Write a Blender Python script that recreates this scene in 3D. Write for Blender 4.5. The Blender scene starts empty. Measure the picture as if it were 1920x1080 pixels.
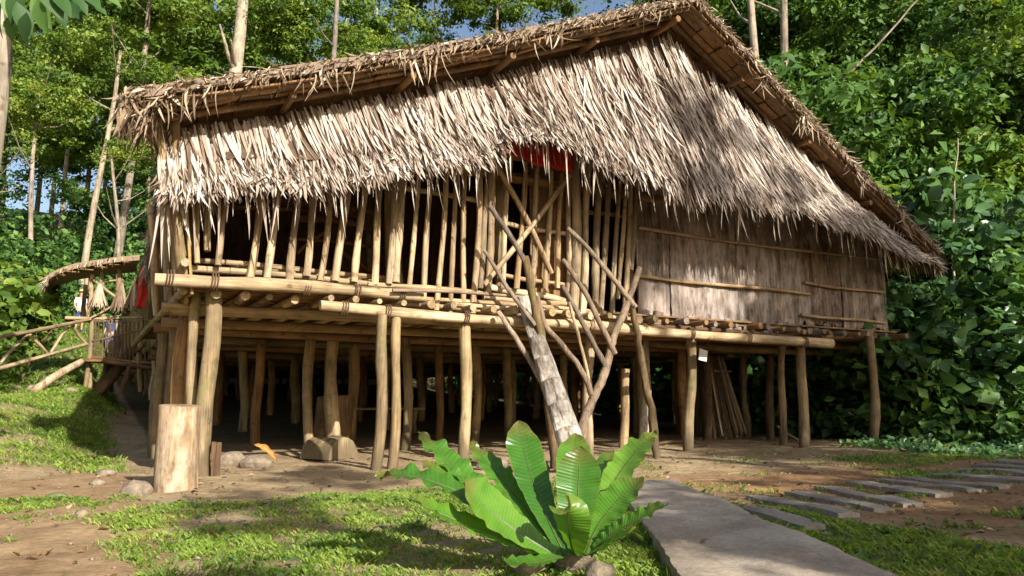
import bpy, math, random
import numpy as np
from mathutils import Vector, Matrix, Quaternion

# ------------------------------------------------------------------ camera, sky, sun, exposure
S = bpy.context.scene
COL = S.collection
F, PIT, TH = 1420.0, math.atan(208 / 1420.0), math.radians(29.1)
CAM = (-1.24, -9.38, 0.85)
cd = bpy.data.cameras.new('camera'); cam = bpy.data.objects.new('camera', cd); COL.objects.link(cam)
cd.sensor_width = 36; cd.lens = 36 * F / 1920; cd.clip_end = 600; cd.clip_start = 0.05
cam.location = CAM; cam.rotation_euler = (math.pi / 2 + PIT, 0, -TH)
S.camera = cam

SUN_L = Vector((-0.133, 1.0, -0.55)).normalized()          # the way the light travels
W = bpy.data.worlds.new('World'); S.world = W; W.use_nodes = True
wn = W.node_tree.nodes; wl = W.node_tree.links
sky = wn.new('ShaderNodeTexSky'); sky.sky_type = 'NISHITA'; sky.sun_disc = False
sky.sun_elevation = math.asin(-SUN_L.z); sky.sun_rotation = math.atan2(-SUN_L.x, -SUN_L.y)
sky.air_density = 1.0; sky.dust_density = 2.2; sky.ozone_density = 0.6
wn['Background'].inputs['Strength'].default_value = 0.09
wl.new(sky.outputs[0], wn['Background'].inputs['Color'])
sd = bpy.data.lights.new('sun', 'SUN'); sd.energy = 5.0; sd.angle = math.radians(0.55); sd.color = (1.0, 0.95, 0.87)
sun = bpy.data.objects.new('sun', sd); COL.objects.link(sun)
sun.rotation_euler = (-SUN_L).to_track_quat('Z', 'Y').to_euler(); sun.location = (10, -40, 30)
S.view_settings.view_transform = 'Standard'; S.view_settings.look = 'None'
S.view_settings.exposure = 0.95; S.view_settings.gamma = 1.0
S.render.engine = 'CYCLES'
S.cycles.use_denoising = True
S.cycles.max_bounces = 7; S.cycles.diffuse_bounces = 4; S.cycles.transmission_bounces = 4
S.cycles.sample_clamp_indirect = 8

# ------------------------------------------------------------------ helpers
R = random.Random(7)
N = np.random.default_rng(11)

def ray(px, py):
    x = px - 960; y = 540 - py
    fw = F * math.cos(PIT) - y * math.sin(PIT); z = F * math.sin(PIT) + y * math.cos(PIT)
    return (x * math.cos(TH) + fw * math.sin(TH), -x * math.sin(TH) + fw * math.cos(TH), z)
def onY(px, py, Y=0.0):
    r = ray(px, py); t = (Y - CAM[1]) / r[1]; return Vector([CAM[i] + t * r[i] for i in range(3)])
def onZ(px, py, Z=0.0):
    r = ray(px, py); t = (Z - CAM[2]) / r[2]; return Vector([CAM[i] + t * r[i] for i in range(3)])
def atD(px, py, D):                                    # a point at forward distance D
    r = ray(px, py); f = r[0] * math.sin(TH) + r[1] * math.cos(TH); t = D / f
    return Vector([CAM[i] + t * r[i] for i in range(3)])

WORLD = {}
def link(name, me, mat, parent=None, M=None):
    o = bpy.data.objects.new(name, me); COL.objects.link(o)
    M = M if M is not None else Matrix.Identity(4)
    if mat is not None and me is not None and len(me.materials) == 0: me.materials.append(mat)
    if parent is not None:
        o.parent = parent; o.matrix_basis = WORLD[parent.name].inverted() @ M
    else:
        o.matrix_basis = M
    WORLD[o.name] = M.copy()
    return o
def tag(o, label=None, cat=None, group=None, kind=None):
    if label: o['label'] = label
    if cat: o['category'] = cat
    if group: o['group'] = group
    if kind: o['kind'] = kind
    return o
def thing(name, label, cat, loc=(0, 0, 0), group=None):
    o = link(name, None, None, None, Matrix.Translation(Vector(loc)))
    o.empty_display_size = 0.2
    return tag(o, label, cat, group)
def T(v): return Matrix.Translation(Vector(v))

def mesh(name, v, f, smooth=True, angle=40):
    me = bpy.data.meshes.new(name); me.from_pydata([tuple(p) for p in v], [], f); me.update()
    if smooth:
        me.shade_smooth(); me.set_sharp_from_angle(angle=math.radians(angle))
    return me

def npmesh(name, V, faces, attrs=None, smooth=False, uv=None):
    """V (n,3), faces (m,k) int arrays (all same k)"""
    me = bpy.data.meshes.new(name); k = faces.shape[1]
    me.vertices.add(len(V)); me.vertices.foreach_set('co', np.asarray(V, np.float32).ravel())
    me.loops.add(faces.size); me.loops.foreach_set('vertex_index', faces.astype(np.int32).ravel())
    me.polygons.add(len(faces))
    me.polygons.foreach_set('loop_start', np.arange(0, faces.size, k, dtype=np.int32))
    if attrs:
        for n, a in attrs.items():
            at = me.attributes.new(n, 'FLOAT', 'POINT'); at.data.foreach_set('value', np.asarray(a, np.float32))
    if uv is not None:
        ul = me.uv_layers.new(name='UVMap'); ul.data.foreach_set('uv', np.asarray(uv[faces.ravel()], np.float32).ravel())
    me.update(calc_edges=True)
    if smooth: me.shade_smooth()
    return me

def align(p0, p1):
    d = Vector(p1) - Vector(p0)
    return T(p0) @ d.to_track_quat('Z', 'Y').to_matrix().to_4x4(), d.length

def pole_mesh(L, r0, r1, wob=0.4, sides=8, segs=5, bow=0.0):
    v = []; f = []
    ph = R.random() * 6; a2 = R.random() * 6; kb = R.random() * 6
    for i in range(segs + 1):
        t = i / segs; r = r0 + (r1 - r0) * t
        cx = math.sin(t * 4.1 + ph) * r * wob + math.cos(kb) * bow * math.sin(math.pi * t)
        cy = math.cos(t * 5.3 + a2) * r * wob + math.sin(kb) * bow * math.sin(math.pi * t)
        rr = r * (1 + R.uniform(-.12, .12))
        for s in range(sides):
            a = s / sides * 2 * math.pi
            q = rr * (1 + R.uniform(-.06, .06))
            v.append((cx + q * math.cos(a), cy + q * math.sin(a), t * L))
    for i in range(segs):
        for s in range(sides):
            n = (s + 1) % sides
            f.append((i * sides + s, i * sides + n, (i + 1) * sides + n, (i + 1) * sides + s))
    f.append(tuple(range(sides - 1, -1, -1))); f.append(tuple(range(segs * sides, (segs + 1) * sides)))
    return mesh('pole', v, f, True, 50)

def pole(name, p0, p1, r0, r1=None, mat=None, parent=None, **kw):
    r1 = r0 if r1 is None else r1
    M, L = align(p0, p1)
    return link(name, pole_mesh(L, r0, r1, **kw), mat, parent, M)

def tube_data(pts, rad, sides=8, v=None, f=None, rough=.06):
    v = [] if v is None else v; f = [] if f is None else f
    b = len(v); pts = [Vector(p) for p in pts]; n = len(pts)
    up = Vector((0.31, .2, 1)).normalized()
    for i in range(n):
        d = (pts[min(i + 1, n - 1)] - pts[max(i - 1, 0)]).normalized()
        x = d.cross(Vector((.3, 1, .1))).normalized(); y = d.cross(x)
        for s in range(sides):
            a = s / sides * 2 * math.pi; q = rad[i] * (1 + R.uniform(-rough, rough))
            v.append(pts[i] + x * math.cos(a) * q + y * math.sin(a) * q)
    for i in range(n - 1):
        for s in range(sides):
            m = (s + 1) % sides
            f.append((b + i * sides + s, b + i * sides + m, b + (i + 1) * sides + m, b + (i + 1) * sides + s))
    f.append(tuple(range(b + sides - 1, b - 1, -1))); f.append(tuple(range(b + (n - 1) * sides, b + n * sides)))
    return v, f

def smooth_path(pts, rad, k=4, jit=0.0):
    pts = [Vector(p) for p in pts]; out = []; ro = []
    n = len(pts)
    for i in range(n - 1):
        p0 = pts[max(i - 1, 0)]; p1 = pts[i]; p2 = pts[i + 1]; p3 = pts[min(i + 2, n - 1)]
        for j in range(k):
            t = j / k
            q = .5 * ((2 * p1) + (-p0 + p2) * t + (2 * p0 - 5 * p1 + 4 * p2 - p3) * t * t + (-p0 + 3 * p1 - 3 * p2 + p3) * t ** 3)
            out.append(q + Vector((R.uniform(-jit, jit), R.uniform(-jit, jit), R.uniform(-jit, jit))))
            ro.append(rad[i] + (rad[i + 1] - rad[i]) * t)
    out.append(pts[-1]); ro.append(rad[-1])
    return out, ro

def tube(name, pts, rad, mat, parent=None, k=4, jit=0.0, sides=8, rough=.08):
    p, r = smooth_path(pts, rad, k, jit); o = p[0].copy()
    v, f = tube_data([q - o for q in p], r, sides, rough=rough)
    return link(name, mesh(name, v, f, True, 55), mat, parent, T(o))

def box_mesh(sx, sy, sz, jit=0.0, name='board'):
    v = [Vector((x * sx / 2, y * sy / 2, z * sz / 2)) + Vector((R.uniform(-jit, jit), R.uniform(-jit, jit), R.uniform(-jit, jit)))
         for z in (-1, 1) for y in (-1, 1) for x in (-1, 1)]
    f = [(0, 2, 3, 1), (4, 5, 7, 6), (0, 1, 5, 4), (1, 3, 7, 5), (3, 2, 6, 7), (2, 0, 4, 6)]
    return mesh(name, v, f, False)

def bevel(o, w=.01, seg=1):
    m = o.modifiers.new('bevel', 'BEVEL'); m.width = w; m.segments = seg; return o

def sst(a, b, t):
    u = np.clip((np.asarray(t, float) - a) / (b - a), 0, 1); return u * u * (3 - 2 * u)
def vnoise(x, y, seed=0):
    x = np.asarray(x, float); y = np.asarray(y, float); xi = np.floor(x); yi = np.floor(y); xf = x - xi; yf = y - yi
    h = lambda a, b: np.modf(np.abs(np.sin(a * 127.1 + b * 311.7 + seed * 74.7) * 43758.5453))[0]
    u = xf * xf * (3 - 2 * xf); w = yf * yf * (3 - 2 * yf)
    return (h(xi, yi) * (1 - u) + h(xi + 1, yi) * u) * (1 - w) + (h(xi, yi + 1) * (1 - u) + h(xi + 1, yi + 1) * u) * w
def fbm(x, y, seed=0, o=4):
    s = 0; a = .5; t = 0
    for i in range(o):
        s = s + a * vnoise(x * 2 ** i, y * 2 ** i, seed + i * 3); t += a; a *= .5
    return s / t

# ------------------------------------------------------------------ materials
def newmat(name):
    m = bpy.data.materials.new(name); m.use_nodes = True; n = m.node_tree.nodes; l = m.node_tree.links
    return m, n, l, n['Principled BSDF']
def ramp(n, stops):
    r = n.new('ShaderNodeValToRGB'); e = r.color_ramp.elements
    while len(e) < len(stops): e.new(.5)
    for i, (p, c) in enumerate(stops): e[i].position = p; e[i].color = (*c, 1)
    return r
def noise(n, l, vec, scale, detail=4, rough=.6):
    t = n.new('ShaderNodeTexNoise'); t.inputs['Scale'].default_value = scale; t.inputs['Detail'].default_value = detail
    t.inputs['Roughness'].default_value = rough
    if vec is not None: l.new(vec, t.inputs['Vector'])
    return t.outputs['Fac']
def mapping(n, l, vec, scale):
    mp = n.new('ShaderNodeMapping'); mp.inputs['Scale'].default_value = scale; l.new(vec, mp.inputs['Vector']); return mp
def mathn(n, l, op, a, b):
    m = n.new('ShaderNodeMath'); m.operation = op
    for i, q in enumerate((a, b)):
        if hasattr(q, 'links') or hasattr(q, 'is_linked'): l.new(q, m.inputs[i])
        else: m.inputs[i].default_value = q
    return m.outputs[0]
def mixc(n, l, fac, a, b, mode='MIX'):
    m = n.new('ShaderNodeMix'); m.data_type = 'RGBA'; m.blend_type = mode
    for sock, q in ((m.inputs[0], fac), (m.inputs[6], a), (m.inputs[7], b)):
        if hasattr(q, 'is_linked'): l.new(q, sock)
        elif isinstance(q, (int, float)): sock.default_value = q
        else: sock.default_value = (*q, 1)
    return m.outputs[2]
def bump(n, l, h, strength, dist, bs):
    b = n.new('ShaderNodeBump'); b.inputs['Strength'].default_value = strength; b.inputs['Distance'].default_value = dist
    l.new(h, b.inputs['Height']); l.new(b.outputs[0], bs.inputs['Normal'])

def wood(name, dark, mid, pale, stretch=.9, freq=9.0, rough=.8, bstr=.5, moss=None, stain=None):
    m, n, l, b = newmat(name)
    tc = n.new('ShaderNodeTexCoord'); oi = n.new('ShaderNodeObjectInfo')
    off = n.new('ShaderNodeVectorMath'); off.operation = 'MULTIPLY_ADD'
    l.new(oi.outputs['Random'], off.inputs[0]); off.inputs[1].default_value = (37, 51, 23); l.new(tc.outputs['Object'], off.inputs[2])
    v = off.outputs[0]
    s1 = noise(n, l, mapping(n, l, v, (freq, freq, stretch)).outputs[0], 1.0, 5, .65)
    s2 = noise(n, l, mapping(n, l, v, (freq * 7, freq * 7, stretch * 3)).outputs[0], 1.0, 3, .6)
    s3 = noise(n, l, v, 2.2, 4, .6)
    f = mathn(n, l, 'ADD', mathn(n, l, 'MULTIPLY', s1, .55), mathn(n, l, 'MULTIPLY', s2, .45))
    rp = ramp(n, [(.3, dark), (.47, mid), (.66, pale)]); l.new(f, rp.inputs[0])
    blot = ramp(n, [(.35, (.55, .55, .55)), (.62, (1.12, 1.08, 1.04))]); l.new(s3, blot.inputs[0])
    c = mixc(n, l, .8, rp.outputs[0], blot.outputs[0], 'MULTIPLY')
    rv = ramp(n, [(0, (.55, .55, .56)), (.25, (.98, .86, .72)), (.5, (.8, .8, .8)), (.75, (1.12, 1.05, .92)), (1, (1.2, 1.2, 1.18))]); l.new(oi.outputs['Random'], rv.inputs[0])
    c = mixc(n, l, 1.0, c, rv.outputs[0], 'MULTIPLY')
    ck = ramp(n, [(.33, (.30, .25, .2)), (.41, (1, 1, 1))]); l.new(noise(n, l, mapping(n, l, v, (freq * 3.2, freq * 3.2, stretch * .7)).outputs[0], 1.0, 4, .7), ck.inputs[0])
    c = mixc(n, l, .85, c, ck.outputs[0], 'MULTIPLY')
    kn = ramp(n, [(.60, (1, 1, 1)), (.72, (.42, .36, .3))]); l.new(noise(n, l, v, 7.0, 3, .5), kn.inputs[0])
    c = mixc(n, l, .8, c, kn.outputs[0], 'MULTIPLY')
    if moss:
        mf = ramp(n, [(.52, (0, 0, 0)), (.68, (1, 1, 1))]); l.new(noise(n, l, v, 3.5, 5, .7), mf.inputs[0])
        c = mixc(n, l, mathn(n, l, 'MULTIPLY', mf.outputs[0], .6), c, moss)
    if moss:
        gp_ = n.new('ShaderNodeNewGeometry'); sz_ = n.new('ShaderNodeSeparateXYZ'); l.new(gp_.outputs['Position'], sz_.inputs[0])
        mud = ramp(n, [(.22, (1, 1, 1)), (.42, (0, 0, 0))]); l.new(mathn(n, l, 'ADD', sz_.outputs[2], mathn(n, l, 'MULTIPLY', mathn(n, l, 'SUBTRACT', s1, .5), .9)), mud.inputs[0])
        c = mixc(n, l, mathn(n, l, 'MULTIPLY', mud.outputs[0], .7), c, (.085, .062, .038))
    if stain:
        ps = ramp(n, [(.50, (0, 0, 0)), (.62, (1, 1, 1))]); l.new(noise(n, l, mapping(n, l, v, (3.2, 3.2, 1.3)).outputs[0], 1.0, 9, .75), ps.inputs[0])
        c = mixc(n, l, mathn(n, l, 'MULTIPLY', ps.outputs[0], .65), c, stain)
        ds = ramp(n, [(.36, (.34, .27, .22)), (.5, (1, 1, 1))]); l.new(noise(n, l, mapping(n, l, v, (5, 5, .8)).outputs[0], 1.0, 7, .72), ds.inputs[0])
        c = mixc(n, l, .85, c, ds.outputs[0], 'MULTIPLY')
    l.new(c, b.inputs['Base Color']); b.inputs['Roughness'].default_value = rough
    b.inputs['Specular IOR Level'].default_value = .25
    bump(n, l, f, bstr, .012, b)
    return m

M_POLE = wood('peeled_pole', (.115, .08, .046), (.35, .265, .16), (.57, .475, .33), freq=11)
M_POST = wood('post_wood', (.10, .07, .036), (.25, .185, .10), (.41, .32, .195), freq=8, moss=(.22, .22, .07))
M_BROWN = wood('brown_wood', (.08, .045, .02), (.21, .125, .055), (.33, .21, .10), freq=8)
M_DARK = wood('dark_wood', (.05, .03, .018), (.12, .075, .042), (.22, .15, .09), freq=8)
M_TWIG = wood('branch_bark', (.085, .065, .05), (.20, .155, .115), (.36, .30, .235), freq=14, bstr=.9)
M_TWIGD = wood('branch_bark_dark', (.04, .03, .018), (.12, .085, .045), (.26, .19, .10), freq=14, bstr=.9, moss=(.16, .15, .05))
M_GREY = wood('weathered_log', (.09, .08, .07), (.27, .245, .215), (.52, .48, .44), freq=5, stretch=2.5, bstr=1.0, stain=(.46, .44, .42))
M_STUMP = wood('stump_wood', (.13, .085, .045), (.33, .24, .145), (.55, .44, .31), freq=5, stretch=1.2, bstr=1.0, stain=(.50, .41, .30))
M_BARK = wood('tree_bark', (.10, .08, .06), (.24, .20, .15), (.46, .40, .32), freq=3, stretch=.5, bstr=.8)
M_BARKP = wood('pale_tree_bark', (.11, .09, .07), (.29, .25, .195), (.46, .41, .34), freq=3, stretch=.6, bstr=.6)
M_PLANK = wood('bark_board', (.06, .045, .038), (.17, .133, .113), (.33, .28, .25), freq=3.6, stretch=1.0, bstr=1.0, stain=(.40, .355, .32))
M_SIDE = wood('side_board', (.16, .10, .035), (.36, .25, .09), (.50, .38, .17), freq=7, stretch=.4)
M_PANEL = wood('palm_panel', (.09, .05, .022), (.23, .14, .065), (.36, .24, .125), freq=5, stretch=2.0)

def strawmat(name, stops, rough=.6, tr=.12):
    m, n, l, b = newmat(name)
    at = n.new('ShaderNodeAttribute'); at.attribute_name = 'tint'
    tc = n.new('ShaderNodeTexCoord')
    nz = noise(n, l, tc.outputs['Object'], 9, 3)
    f = mathn(n, l, 'ADD', at.outputs['Fac'], mathn(n, l, 'MULTIPLY', mathn(n, l, 'SUBTRACT', nz, .5), .35))
    r = ramp(n, stops); l.new(f, r.inputs[0]); l.new(r.outputs[0], b.inputs['Base Color'])
    b.inputs['Roughness'].default_value = rough; b.inputs['Specular IOR Level'].default_value = .35
    t = n.new('ShaderNodeBsdfTranslucent'); l.new(r.outputs[0], t.inputs['Color'])
    mx = n.new('ShaderNodeMixShader'); mx.inputs[0].default_value = tr
    l.new(b.outputs[0], mx.inputs[1]); l.new(t.outputs[0], mx.inputs[2]); l.new(mx.outputs[0], n['Material Output'].inputs[0])
    return m
M_THATCH = strawmat('thatch', [(.05, (.07, .042, .024)), (.3, (.22, .15, .10)), (.6, (.38, .31, .245)), (.95, (.54, .475, .40))])
M_OLDTH = strawmat('old_roof_thatch', [(.05, (.07, .045, .03)), (.4, (.24, .16, .09)), (.75, (.42, .33, .22)), (1, (.55, .47, .35))])

def leafmat(name, dark, mid, light, tr=.3, rough=.55, yellow=None, spec=.25):
    m, n, l, b = newmat(name)
    at = n.new('ShaderNodeAttribute'); at.attribute_name = 'tint'
    oi = n.new('ShaderNodeObjectInfo')
    f = mathn(n, l, 'ADD', at.outputs['Fac'], mathn(n, l, 'MULTIPLY', mathn(n, l, 'SUBTRACT', oi.outputs['Random'], .5), .25))
    st = [(.1, dark), (.5, mid), (.88, light)]
    if yellow: st.append((1.0, yellow))
    r = ramp(n, st); l.new(f, r.inputs[0]); l.new(r.outputs[0], b.inputs['Base Color'])
    b.inputs['Roughness'].default_value = rough; b.inputs['Specular IOR Level'].default_value = spec
    t = n.new('ShaderNodeBsdfTranslucent')
    tcx = mixc(n, l, 1.0, r.outputs[0], (1.5, 1.35, .5), 'MULTIPLY'); l.new(tcx, t.inputs['Color'])
    mx = n.new('ShaderNodeMixShader'); mx.inputs[0].default_value = tr
    l.new(b.outputs[0], mx.inputs[1]); l.new(t.outputs[0], mx.inputs[2]); l.new(mx.outputs[0], n['Material Output'].inputs[0])
    return m
M_LEAFA = leafmat('leaf_sunny', (.05, .10, .018), (.135, .225, .036), (.27, .345, .062), tr=.4, yellow=(.38, .34, .07))
M_LEAFB = leafmat('leaf_deep', (.022, .058, .015), (.066, .145, .03), (.155, .265, .055))
M_LEAFC = leafmat('leaf_broad', (.03, .075, .024), (.075, .165, .05), (.16, .28, .085), rough=.38, spec=.45)
M_GRASS = leafmat('grass_blades', (.07, .115, .018), (.155, .25, .034), (.28, .37, .062), tr=.35, rough=.55, yellow=(.35, .29, .10))
M_LITTER = strawmat('dry_leaves', [(.05, (.07, .04, .02)), (.5, (.25, .14, .06)), (1, (.5, .36, .2))])

def m_simple(name, col, rough=.7, var=.25, scale=6, b=.3, dist=.01):
    m, n, l, bs = newmat(name); tc = n.new('ShaderNodeTexCoord')
    f = noise(n, l, tc.outputs['Object'], scale, 6, .65)
    r = ramp(n, [(.3, tuple(c * (1 - var) for c in col)), (.7, tuple(min(1, c * (1 + var)) for c in col))])
    l.new(f, r.inputs[0]); l.new(r.outputs[0], bs.inputs['Base Color']); bs.inputs['Roughness'].default_value = rough
    bump(n, l, f, b, dist, bs); return m
M_RED = m_simple('red_cloth', (.48, .02, .012), .8, .15, 12)
M_STONE = m_simple('stone', (.20, .155, .105), .9, .5, 9, .9, .04)
M_SKIN = m_simple('skin', (.42, .24, .15), .5, .1)
M_WHITE = m_simple('white_shirt', (.75, .75, .74), .85, .05)
M_NAVY = m_simple('navy_cloth', (.03, .05, .14), .85, .15)
M_BLUE = m_simple('blue_cloth', (.10, .15, .34), .85, .15)
M_STRAWHAT = m_simple('straw_hat', (.50, .30, .12), .8, .2, 30)
M_HAIR = m_simple('hair', (.015, .012, .01), .5, .2)
M_SIGN = m_simple('paper_sign', (.55, .53, .45), .8, .12, 9)

def m_concrete(name, base, stain):
    m, n, l, b = newmat(name); tc = n.new('ShaderNodeTexCoord'); v = tc.outputs['Object']
    f1 = noise(n, l, v, 1.3, 6, .65); f2 = noise(n, l, v, 26, 5, .7); f3 = noise(n, l, v, 130, 2, .5)
    r1 = ramp(n, [(.36, stain), (.58, base)]); l.new(f1, r1.inputs[0])
    r2 = ramp(n, [(.3, (.70, .68, .66)), (.6, (1.08, 1.07, 1.05))]); l.new(f2, r2.inputs[0])
    r3 = ramp(n, [(.34, (.72, .7, .68)), (.46, (1, 1, 1))]); l.new(f3, r3.inputs[0])
    c = mixc(n, l, 1, mixc(n, l, 1, r1.outputs[0], r2.outputs[0], 'MULTIPLY'), r3.outputs[0], 'MULTIPLY')
    l.new(c, b.inputs['Base Color']); b.inputs['Roughness'].default_value = .85
    bump(n, l, mathn(n, l, 'ADD', f2, mathn(n, l, 'MULTIPLY', f3, .5)), .5, .008, b); return m
M_CONC = m_concrete('concrete', (.46, .39, .30), (.30, .23, .165))
M_SLAB = m_concrete('stepping_slab', (.33, .29, .24), (.23, .19, .15))

def m_ground():
    m, n, l, b = newmat('ground_soil'); tc = n.new('ShaderNodeTexCoord'); v = tc.outputs['Object']
    ag = n.new('ShaderNodeAttribute'); ag.attribute_name = 'grass'
    ar = n.new('ShaderNodeAttribute'); ar.attribute_name = 'red'
    ad = n.new('ShaderNodeAttribute'); ad.attribute_name = 'litter'  # leaf litter, plus shade painted on the ground under the house
    f1 = noise(n, l, v, 1.7, 7, .65); f2 = noise(n, l, v, 14, 6, .7); f3 = noise(n, l, v, 60, 3, .6)
    sand = ramp(n, [(.3, (.23, .16, .088)), (.7, (.45, .345, .205))]); l.new(f1, sand.inputs[0])
    red = ramp(n, [(.3, (.21, .115, .055)), (.7, (.41, .25, .125))]); l.new(f1, red.inputs[0])
    c = mixc(n, l, ar.outputs['Fac'], sand.outputs[0], red.outputs[0])
    sp = ramp(n, [(.3, (.62, .6, .56)), (.62, (1.1, 1.08, 1.05))]); l.new(f2, sp.inputs[0])
    c = mixc(n, l, 1, c, sp.outputs[0], 'MULTIPLY')
    gr = ramp(n, [(.3, (.05, .075, .015)), (.7, (.13, .155, .035))]); l.new(f2, gr.inputs[0])
    gf = mathn(n, l, 'ADD', ag.outputs['Fac'], mathn(n, l, 'MULTIPLY', mathn(n, l, 'SUBTRACT', f2, .5), 1.2))
    gm = ramp(n, [(.38, (0, 0, 0)), (.66, (1, 1, 1))]); l.new(gf, gm.inputs[0])
    c = mixc(n, l, mathn(n, l, 'MULTIPLY', gm.outputs[0], .85), c, gr.outputs[0])
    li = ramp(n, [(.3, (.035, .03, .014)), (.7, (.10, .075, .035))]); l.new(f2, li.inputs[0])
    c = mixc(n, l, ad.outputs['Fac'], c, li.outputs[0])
    l.new(c, b.inputs['Base Color']); b.inputs['Roughness'].default_value = .95; b.inputs['Specular IOR Level'].default_value = .15
    h = mathn(n, l, 'ADD', f2, mathn(n, l, 'MULTIPLY', f3, .5)); bump(n, l, h, .7, .03, b); return m
M_GROUND = m_ground()

def m_frond():
    m, n, l, b = newmat('fern_frond'); uv = n.new('ShaderNodeUVMap'); uv.uv_map = 'UVMap'
    sx = n.new('ShaderNodeSeparateXYZ'); l.new(uv.outputs[0], sx.inputs[0]); oi = n.new('ShaderNodeObjectInfo')
    au = mathn(n, l, 'ABSOLUTE', mathn(n, l, 'SUBTRACT', sx.outputs[0], .5), 0)
    w = mathn(n, l, 'SINE', mathn(n, l, 'ADD', mathn(n, l, 'MULTIPLY', sx.outputs[1], 210), mathn(n, l, 'MULTIPLY', au, -14)), 0)
    tc = n.new('ShaderNodeTexCoord'); nz = noise(n, l, tc.outputs['Object'], 9, 5)
    base = ramp(n, [(.2, (.038, .125, .014)), (.5, (.08, .205, .02)), (.8, (.15, .29, .032)), (.97, (.22, .34, .05))])
    l.new(mathn(n, l, 'ADD', mathn(n, l, 'MULTIPLY', nz, .55), mathn(n, l, 'MULTIPLY', oi.outputs['Random'], .5)), base.inputs[0])
    vein = ramp(n, [(0, (.93, .94, .92)), (1, (1.04, 1.04, 1.03))])
    l.new(mathn(n, l, 'MULTIPLY_ADD', w, .5), vein.inputs[0])
    c = mixc(n, l, 1, base.outputs[0], vein.outputs[0], 'MULTIPLY')
    edge = ramp(n, [(.46, (0, 0, 0)), (.5, (1, 1, 1))]); l.new(mathn(n, l, 'ADD', au, mathn(n, l, 'MULTIPLY', mathn(n, l, 'SUBTRACT', nz, .5), .12)), edge.inputs[0])
    c = mixc(n, l, mathn(n, l, 'MULTIPLY', edge.outputs[0], .35), c, (.25, .22, .05))
    tip = ramp(n, [(.80, (0, 0, 0)), (1.0, (1, 1, 1))]); l.new(mathn(n, l, 'ADD', sx.outputs[1], mathn(n, l, 'MULTIPLY', mathn(n, l, 'SUBTRACT', nz, .5), .35)), tip.inputs[0])
    c = mixc(n, l, mathn(n, l, 'MULTIPLY', tip.outputs[0], .75), c, (.16, .11, .03))
    sp_ = ramp(n, [(.66, (0, 0, 0)), (.72, (1, 1, 1))]); l.new(noise(n, l, tc.outputs['Object'], 42, 3), sp_.inputs[0])
    c = mixc(n, l, mathn(n, l, 'MULTIPLY', sp_.outputs[0], .5), c, (.13, .12, .03))
    l.new(c, b.inputs['Base Color']); b.inputs['Roughness'].default_value = .25
    bump(n, l, w, .22, .003, b)
    t = n.new('ShaderNodeBsdfTranslucent'); l.new(mixc(n, l, 1, c, (1.5, 1.4, .45), 'MULTIPLY'), t.inputs['Color'])
    mx = n.new('ShaderNodeMixShader'); mx.inputs[0].default_value = .32
    l.new(b.outputs[0], mx.inputs[1]); l.new(t.outputs[0], mx.inputs[2]); l.new(mx.outputs[0], n['Material Output'].inputs[0])
    return m
M_FROND = m_frond()

# ------------------------------------------------------------------ ground
def Hn(x, y):
    x = np.asarray(x, float); y = np.asarray(y, float)
    pad = np.interp(y, [-60, 2.5, 8, 22, 26, 29.5, 45, 90], [0, 0, .28, 1.2, 1.55, 3.5, 6.5, 22])
    lf = np.interp(y, [-60, 0.2, 2, 5.5, 9.5, 13, 25, 40, 90], [0, 0, .07, .46, .92, 1.25, 3.3, 5.5, 22])
    w = sst(-.3, -1.5, x) if False else 1 - sst(-1.5, -.3, x)
    h = pad * (1 - w) + lf * w
    h = h - .22 * np.exp(-((x + 1.15) / .55) ** 2) * sst(.5, 3, y) * (1 - sst(7, 10, y))
    h = h + .30 * np.exp(-((x + 3.0) / 1.0) ** 2 - ((y - 6.0) / 2.2) ** 2)
    d = x - 14.2 - .10 * np.clip(y, -10, 10) * 0
    hill = np.where(d > 0, .62 * (np.sqrt(d * d + 4) - 2), 0) * sst(-14, -4, y)
    h = h + hill
    h = h + (fbm(x * .9, y * .9, 5, 3) - .5) * .10 + (fbm(x * 4, y * 4, 9, 2) - .5) * .025
    return h
def H(x, y): return float(Hn(np.array([x]), np.array([y]))[0])

def grass_mask(x, y):
    x = np.asarray(x, float); y = np.asarray(y, float)
    n1 = fbm(x * .8 + 3, y * .8, 21, 4); n2 = fbm(x * 2.3, y * 2.3 + 5, 33, 3)
    front = (1 - sst(-2.9, -1.9, y + .35 * (n2 - .5))) * sst(-1.7, -.6, x + 1.2 * (n1 - .5) - .25 * np.clip(-4.2 - y, 0, 3))
    g = front * (.50 + 1.5 * (n1 - .42) + .5 * (n2 - .5))
    right = sst(3.6, 4.6, x) * (1 - sst(-1.2, .2, y)) * sst(.42, .66, n1) * .75
    red = sst(3.0, 3.8, x) * (1 - sst(-5.4, -4.9, y + .15 * (x - 4)))
    right = right * (1 - red) + red * sst(.54, .72, n2) * .6
    g = np.where(x > 3.4, np.maximum(right, 0), g)
    dirt = (x < -.6) & (y < 1)
    g = np.where(dirt, np.maximum(g * .9, sst(.55, .72, n2) * .5), g)
    left = (1 - sst(-1.2, -.5, x)) * sst(.8, 2.4, y) * (.35 + .8 * sst(.35, .6, n1))
    g = np.maximum(g, left)
    lawn = (1 - sst(-.9, -.2, x)) * sst(9.0, 11.5, y)
    g = np.maximum(g, lawn)
    g = np.maximum(g, sst(28, 30, y) * (x < 8))
    return np.clip(g, 0, 1)

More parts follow.
